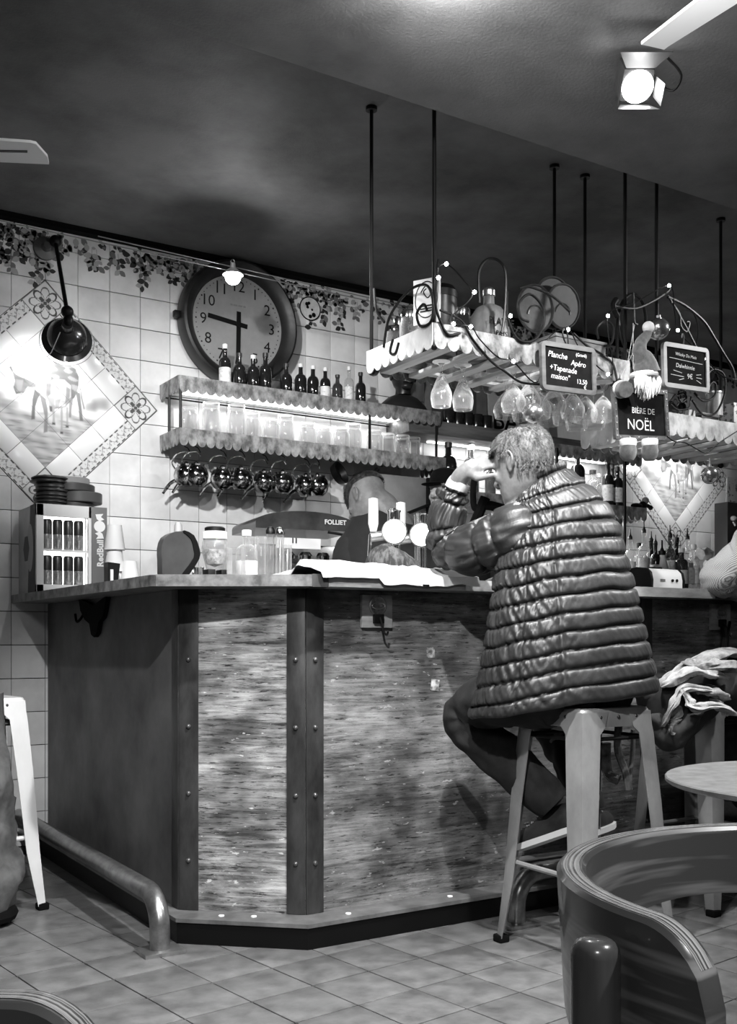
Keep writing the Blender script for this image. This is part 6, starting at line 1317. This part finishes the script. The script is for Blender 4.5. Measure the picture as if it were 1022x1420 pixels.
# trousers
den = M('dark_denim', .006, .9, col2=.018, scale=(18, 18, 18), detail=8, bump=.25)
tr = MB()
def leg_(pts, rs, seed):
    sp = smooth_path(pts, 14); n = len(sp) - 1; k = len(pts) - 1; rows = []; up = None
    for i, p in enumerate(sp):
        u = i / n * k; j = min(int(u), k - 1); r0 = rs[j] + (rs[j + 1] - rs[j]) * (u - j)
        td = (sp[min(i + 1, n)] - sp[max(i - 1, 0)]).normalized(); up = (up or V((0, 0, 1))); x = up.cross(td).normalized(); y_ = td.cross(x); up = y_
        rows.append([p + x * (math.cos(a) * (r0 + w_)) + y_ * (math.sin(a) * (r0 + w_)) for a in [2 * PI * q / 40 for q in range(40)] for w_ in [NZ.noise(V((math.cos(a) * 2, math.sin(a) * 2, i * .22 + seed))) * .012]])
    tr.grid(rows, closed=True); tr.grid([rows[-1], inner(rows[-1], .85, 0), inner(rows[-3], .7, 0)], closed=True); tr.ball(sp[0], rs[0], 20, 12)
leg_([hipL, C(700, 965, 3.20), C(652, 984, 3.29), C(650, 1008, 3.30), C(700, 1050, 3.26), C(768, 1118, 3.21)], [.11, .098, .072, .070, .072, .060], 1)
leg_([hipR, C(795, 970, 3.28), kneeR, C(775, 1020, 3.42), C(795, 1060, 3.35), C(815, 1125, 3.32)], [.11, .09, .075, .068, .062, .058], 5)
tr.ball(C(790, 950, 3.14), (.17, .14, .09), 24, 14); tr.obj('trousers', den, man, world=True, angle=70)
# lower trouser fold and shoes
def shoe(heel, toe, nm, up=V((0, 0, 1))):
    d = (toe - heel); L = d.length; d.normalize(); up = (up - d * up.dot(d)).normalized(); sd = d.cross(up); X = Mx((d, sd, up)).transposed().to_4x4(); X.translation = heel
    def sec(u): return lerp([(0, .026, .060, .085), (.15, .036, .072, .092), (.38, .037, .070, .085), (.6, .042, .045, .05), (.8, .043, .036, .036), (.95, .034, .028, .028), (1.0, .014, .016, .016)], u)
    rows = []
    for k in range(21):
        u = k / 20; w, h, _ = sec(u); rows.append([X @ V((u * L, w * math.cos(a) * .92, .012 + (h if math.sin(a) > 0 else .008) * math.sin(a))) for a in [2 * PI * q / 24 for q in range(24)]])
    u_ = MB().grid(rows, closed=True, cap=True).obj('shoe', M('shoe_dark', .008, .5, col2=.03, scale=(12, 12, 12)), man, world=True)
    rows = []
    for k in range(21):
        u = k / 20; w, h, _ = sec(u); w += .004; rows.append([X @ V((u * L * 1.01 - .002, w * a, z)) for a, z in ((1, -.010), (1, .008), (-1, .008), (-1, -.010))])
    m = MB().grid(rows, closed=True, cap=True); m.v = [u_.matrix_basis.inverted() @ v for v in m.v]; s2 = m.obj('sole', M('sole_white', .72, .5), None, angle=40); s2.parent = u_; s2.location = -V(man.location)
    m = MB()
    for q in range(5): u = .34 + q * .07; w, h, _ = sec(u); m.tube([X @ V((u * L, w * .6 * sgn, .012 + h * .92)) for sgn in (-1, 0, 1)], .0028, 6)
    l_ = m.obj('laces', M('laces', .3, .8), None); l_.parent = u_; l_.location = -V(man.location)
shoe(C(806, 1146, 3.14), C(708, 1180, 3.30), 'left', V((0, 0, 1)) + RT * .1)
shoe(C(800, 1158, 3.30), C(842, 1140, 3.46) + V((.0, .0, 0)), 'right')
# gloves / scarf hanging from the pocket
m = MB(); m.tube(smooth_path([C(858, 1005, 3.20), C(857, 1040, 3.20), C(868, 1072, 3.20), C(872, 1095, 3.20)]), .012, 8).tube(smooth_path([C(878, 1012, 3.20), C(877, 1045, 3.20), C(872, 1092, 3.20)]), .007, 8).tube(smooth_path([C(840, 1030, 3.22), C(842, 1070, 3.22), C(858, 1082, 3.2)]), .016, 8)
tag(m.obj('bag_straps', M('leather_black', .03, .25, col2=.12, scale=(20, 20, 20))), 'shiny black bag straps hanging under the seat of the middle stool', 'straps')

# ---- bartender bending down -------------------------------------------
tee = M('black_cotton', .005, .9, col2=.011, scale=(12, 12, 12))
bt_ = thing('person', 'bartender with shaved sides and neck tattoo bending down in a black T-shirt', 'person', C(535, 800, 4.35).xy.to_3d())
bd = MB(); D = 4.35; hcb = C(509, 694, D)
XB = head_parts(bd, hcb, RT * -.55 + FW * .35 + V((0, 0, -.62)), V((0, 0, .72)) + RT * -.22 + FW * .45, .92)
chain(bd, [C(520, 694, D), C(536, 710, D - .02), C(545, 745, D - .02)], [.060, .066, .076])
chain(bd, [C(545, 745, D), C(548, 830, D + .05), C(550, 900, D + .12), C(550, 960, D + .15)], [.12, .14, .13, .14], 24)
for sx, pts in ((-1, [(497, 765, D), (478, 830, D - .05), (500, 860, D - .25)]), (1, [(592, 760, D), (605, 830, D - .05), (580, 860, D - .25)])):
    P_ = [C(*q) for q in pts]; chain(bd, [C(545, 760, D), P_[0], P_[1], P_[2]], [.09, .058, .042, .028]); hand_parts(bd, P_[2], P_[2] - FW * .06 + RT * sx * -.04, -FW + RT * sx * -.3, V((0, 0, 1)), sx, .4)
for sx in (-.09, .09): chain(bd, [C(550, 960, D + .15) + RT * sx, camxy(.11 + sx, D + .10, .5), camxy(.11 + sx, D + .16, .08)], [.09, .06, .045]); chain(bd, [camxy(.11 + sx, D + .16, .04), camxy(.11 + sx, D + .0, .035)], [.04, .034])
body(bt_, bd, skin)
m = MB(); rows = []
for k, (y, xl, xr, hd) in enumerate([(960, 488, 618, .13), (900, 485, 618, .13), (840, 480, 620, .14), (790, 470, 622, .15), (765, 468, 618, .15), (745, 474, 610, .14), (735, 480, 600, .13), (726, 490, 592, .11), (720, 500, 582, .095), (716, 512, 572, .085)]):
    c = C((xl + xr) / 2, y, D + (.12 if y > 890 else .03 if y > 800 else 0)); hw = (xr - xl) / 2 / F * D
    rows.append([c + RT * (hw * math.cos(a)) + FW * (hd * math.sin(a)) + V((0, 0, NZ.noise(V((a * 2, k, 0))) * .008 + (-.035 * math.cos(a) if y < 730 else 0))) for a in [2 * PI * q / 40 for q in range(40)]])
m.grid(rows, closed=True); m.grid([rows[-1], inner(rows[-1], .85, -.01), inner(rows[-1], .7, -.05)], closed=True)
for sx, pts in ((-1, [(520, 750, D), (490, 765, D - .01), (482, 810, D - .04)]), (1, [(575, 748, D), (598, 765, D - .01), (604, 805, D - .04)])): chain(m, [C(*q) for q in pts], [.09, .082, .07])
m.obj('t_shirt', tee, bt_, world=True, angle=70)
hair_cap(XB, M('black_hair', .014, .6, col2=.05, scale=(60, 60, 30)), bt_, lambda a: .056 - .075 * max(0, math.sin(a)), 4000, .014, .006, 9)
m = MB(); 
for k in range(3):
    q = C(531 + k * 5, 708 + k, D - .078); m.tube(smooth_path([q, q + RT * .006 + V((0, 0, .008)), q + RT * .012 - V((0, 0, .004)), q + RT * .018 + V((0, 0, .004))]), .0012, 5)
m.obj('neck_tattoo', black, bt_, world=True)
# ---- second barman in a cap, half hidden by the man's arm
P3_ = thing('person', 'barman in a dark peaked cap half hidden behind the raised arm of the seated man', 'person', C(640, 800, 4.9).xy.to_3d())
bd = MB(); D = 4.9; h3 = C(619, 684, D); X3 = head_parts(bd, h3, RT * -.60 - FW * .65 + V((0, 0, -.25)), V((0, 0, 1)), .92)
chain(bd, [h3 + V((0, .02, -.04)), C(628, 735, D + .03), C(638, 760, D + .03)], [.055, .055, .07]); chain(bd, [C(642, 775, D + .03), C(645, 860, D + .03), C(645, 960, D + .05)], [.12, .14, .14], 24)
chain(bd, [C(642, 765, D), C(600, 785, D), C(596, 850, D - .05), C(620, 870, D - .25)], [.08, .055, .042, .03]); chain(bd, [C(642, 765, D), C(688, 785, D), C(700, 830, D - .1), C(680, 850, D - .2)], [.08, .055, .042, .03])
hand_parts(bd, C(680, 850, D - .2), C(670, 850, D - .26), -FW, V((0, 0, 1)), 1, .5); hand_parts(bd, C(620, 870, D - .25), C(630, 868, D - .32), -FW, V((0, 0, 1)), 1, .5)
for sx in (-.09, .09): chain(bd, [C(645, 960, D + .05) + RT * sx, camxy(.38 + sx, D + .05, .5), camxy(.38 + sx, D + .08, .08)], [.09, .06, .045]); chain(bd, [camxy(.38 + sx, D + .08, .04), camxy(.38 + sx, D - .06, .035)], [.04, .034])
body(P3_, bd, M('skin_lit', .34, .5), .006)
m = MB(); m.lathe([(.078, .030), (.082, .05), (.080, .08), (.066, .112), (.035, .126), (0, .128)], 28, X3 @ Mx.Diagonal((.98, 1.16, 1, 1))); m.ball((0, 0, 0), (.066, .055, .008), 20, 8, mx=X3 @ T(0, .105, .036)); m.obj('peaked_cap', blackmatt, P3_, world=True)
m = MB(); chain(m, [C(642, 768, D + .03), C(645, 850, D + .03), C(645, 900, D + .03), C(645, 960, D + .05)], [.135, .155, .15, .15], 24); chain(m, [C(645, 770, D), C(602, 785, D), C(597, 815, D)], [.10, .075, .062]); chain(m, [C(645, 770, D), C(688, 785, D), C(698, 815, D - .05), C(696, 830, D - .1)], [.10, .075, .06, .05]); m.obj('shirt', tee, P3_, world=True, angle=70)
D = 4.35; m = MB(); m.tube(smooth_path([C(658, 655, D), C(656, 690, D), C(660, 706, D), C(672, 692, D)]), .013, 8).tube(smooth_path([C(673, 690, D), C(664, 712, D), C(652, 740, D)]), .022, 8).tube(smooth_path([C(668, 700, D), C(684, 702, D), C(705, 708, D)]), .020, 8)
tag(m.obj('dark_sleeves', blackmatt), 'black forked bracket seen through the gap under the seated man\'s hand', 'sleeves')  # dark tubes standing in for a person's black-sleeved arms
# ---- customer at the right edge: striped sleeve on the counter
P4 = thing('person', 'customer in finely striped pale jumper leaning an elbow on the counter, right edge', 'person', C(1100, 850, 3.7).xy.to_3d())
bd = MB(); D = 3.9; elb4 = C(998, 800, 4.02); wr4 = C(1040, 818, 4.25); sh4 = C(1062, 735, 3.88)
h4 = camxy(1.575, 3.87, 1.56); X4 = head_parts(bd, h4, FW + RT * -.2, V((0, 0, 1)), 1)
chain(bd, [h4 + V((0, 0, -.06)), camxy(1.575, 3.85, 1.36)], [.052, .056]); chain(bd, [camxy(1.575, 3.84, 1.30), camxy(1.575, 3.80, 1.15), camxy(1.575, 3.74, .88)], [.09, .11, .12], 24)
chain(bd, [C(1120, 715, 3.85), sh4, C(1035, 770, 3.95), elb4, C(1012, 806, 4.10), wr4], [.06, .045, .038, .034, .030, .025]); hand_parts(bd, wr4, wr4 + FW * .07 + RT * .03, FW, V((0, 0, 1)), 1, .4)
sh5 = C(1160, 730, 3.85); chain(bd, [C(1120, 710, 3.85), sh5, C(1170, 800, 3.95), C(1130, 815, 4.15)], [.08, .055, .045, .03])
for sx in (-.09, .09): chain(bd, [C(1120, 930, 3.72) + RT * sx, camxy(1.46 + sx, 3.98, .66), camxy(1.50 + sx, 3.90, .34)], [.08, .05, .04]); chain(bd, [camxy(1.50 + sx, 3.90, .30), camxy(1.45 + sx, 3.98, .285)], [.036, .030])
body(P4, bd, skin, .0065)
def striped(name):
    m_ = M(name, .7, .8); nt = m_.node_tree; b = nt.nodes['Principled BSDF']; tc = nt.nodes.new('ShaderNodeTexCoord'); w = nt.nodes.new('ShaderNodeTexWave'); w.inputs['Scale'].default_value = 95; w.bands_direction = 'DIAGONAL'; w.inputs['Distortion'].default_value = .15
    r = nt.nodes.new('ShaderNodeValToRGB'); r.color_ramp.elements[0].color = (.28, .28, .28, 1); r.color_ramp.elements[1].color = (.75, .75, .75, 1); r.color_ramp.elements[0].position = .15; r.color_ramp.elements[1].position = .5
    nt.links.new(tc.outputs['Object'], w.inputs[0]); nt.links.new(w.outputs[0], r.inputs[0]); nt.links.new(r.outputs[0], b.inputs['Base Color']); return m_
m = MB(); rows = []
for z, hw, hd, f_ in ((.80, .175, .135, 0), (.86, .178, .138, .0), (.98, .165, .125, .015), (1.12, .185, .13, .04), (1.24, .205, .13, .07), (1.33, .205, .115, .09), (1.375, .17, .095, .10), (1.40, .11, .08, .105), (1.415, .07, .068, .11), (1.43, .062, .062, .112)):
    c = camxy(1.575, 3.74 + f_, z); rows.append([c + EX * (hw * math.cos(a)) + EY * (hd * math.sin(a)) + V((0, 0, NZ.noise(V((a * 2, z * 9, 0))) * .008)) for a in [2 * PI * q / 40 for q in range(40)]])
m.grid(rows, closed=True, cap=True)
sl = []; sp = smooth_path([C(1118, 712, 3.85), sh4, C(1035, 770, 3.95), elb4, C(1012, 806, 4.10), wr4], 12)
for i, p in enumerate(sp):
    k = i / (len(sp) - 1); td = (sp[min(i + 1, len(sp) - 1)] - sp[max(i - 1, 0)]).normalized(); x = V((0, 0, 1)).cross(td).normalized(); y_ = td.cross(x); r0 = .090 - .030 * k
    sl.append([p + x * (math.cos(a) * (r0 + w_)) + y_ * (math.sin(a) * (r0 + w_)) for a in [2 * PI * q / 36 for q in range(36)] for w_ in [.010 * NZ.noise(V((math.cos(a) * 2, math.sin(a) * 2, k * 14)))]])
m.grid(sl, closed=True, cap=True); chain(m, [C(1120, 712, 3.85), sh5, C(1170, 800, 3.95), C(1140, 812, 4.10)], [.1, .08, .06, .05]); m.obj('striped_jumper', striped('striped_knit'), P4, world=True, angle=80)
m = MB(); m.ball(camxy(1.575, 3.74, .81), (.165, .125, .07), 24, 12)
for sx in (-.09, .09): chain(m, [C(1120, 925, 3.72) + RT * sx, camxy(1.46 + sx, 3.98, .66), camxy(1.50 + sx, 3.90, .34)], [.10, .072, .055])
m.obj('trousers', den, P4, world=True, angle=70); hair_cap(X4, M('black_hair', .014), P4, lambda a: .055 if math.sin(a) > .2 else -.03, 300, .02, .01, 4)
dup(st2, camxy(1.60, 3.74), ym + .5, 'grey metal bar stool under the customer in the striped jumper')
for o in bpy.data.objects:
    if o.type == 'MESH' and o.data.users > 1: pass
_long = [o['label'] for o in bpy.data.objects if o.get('label') and len(o['label'].split()) > 16]
if _long: print('LONG', _long)
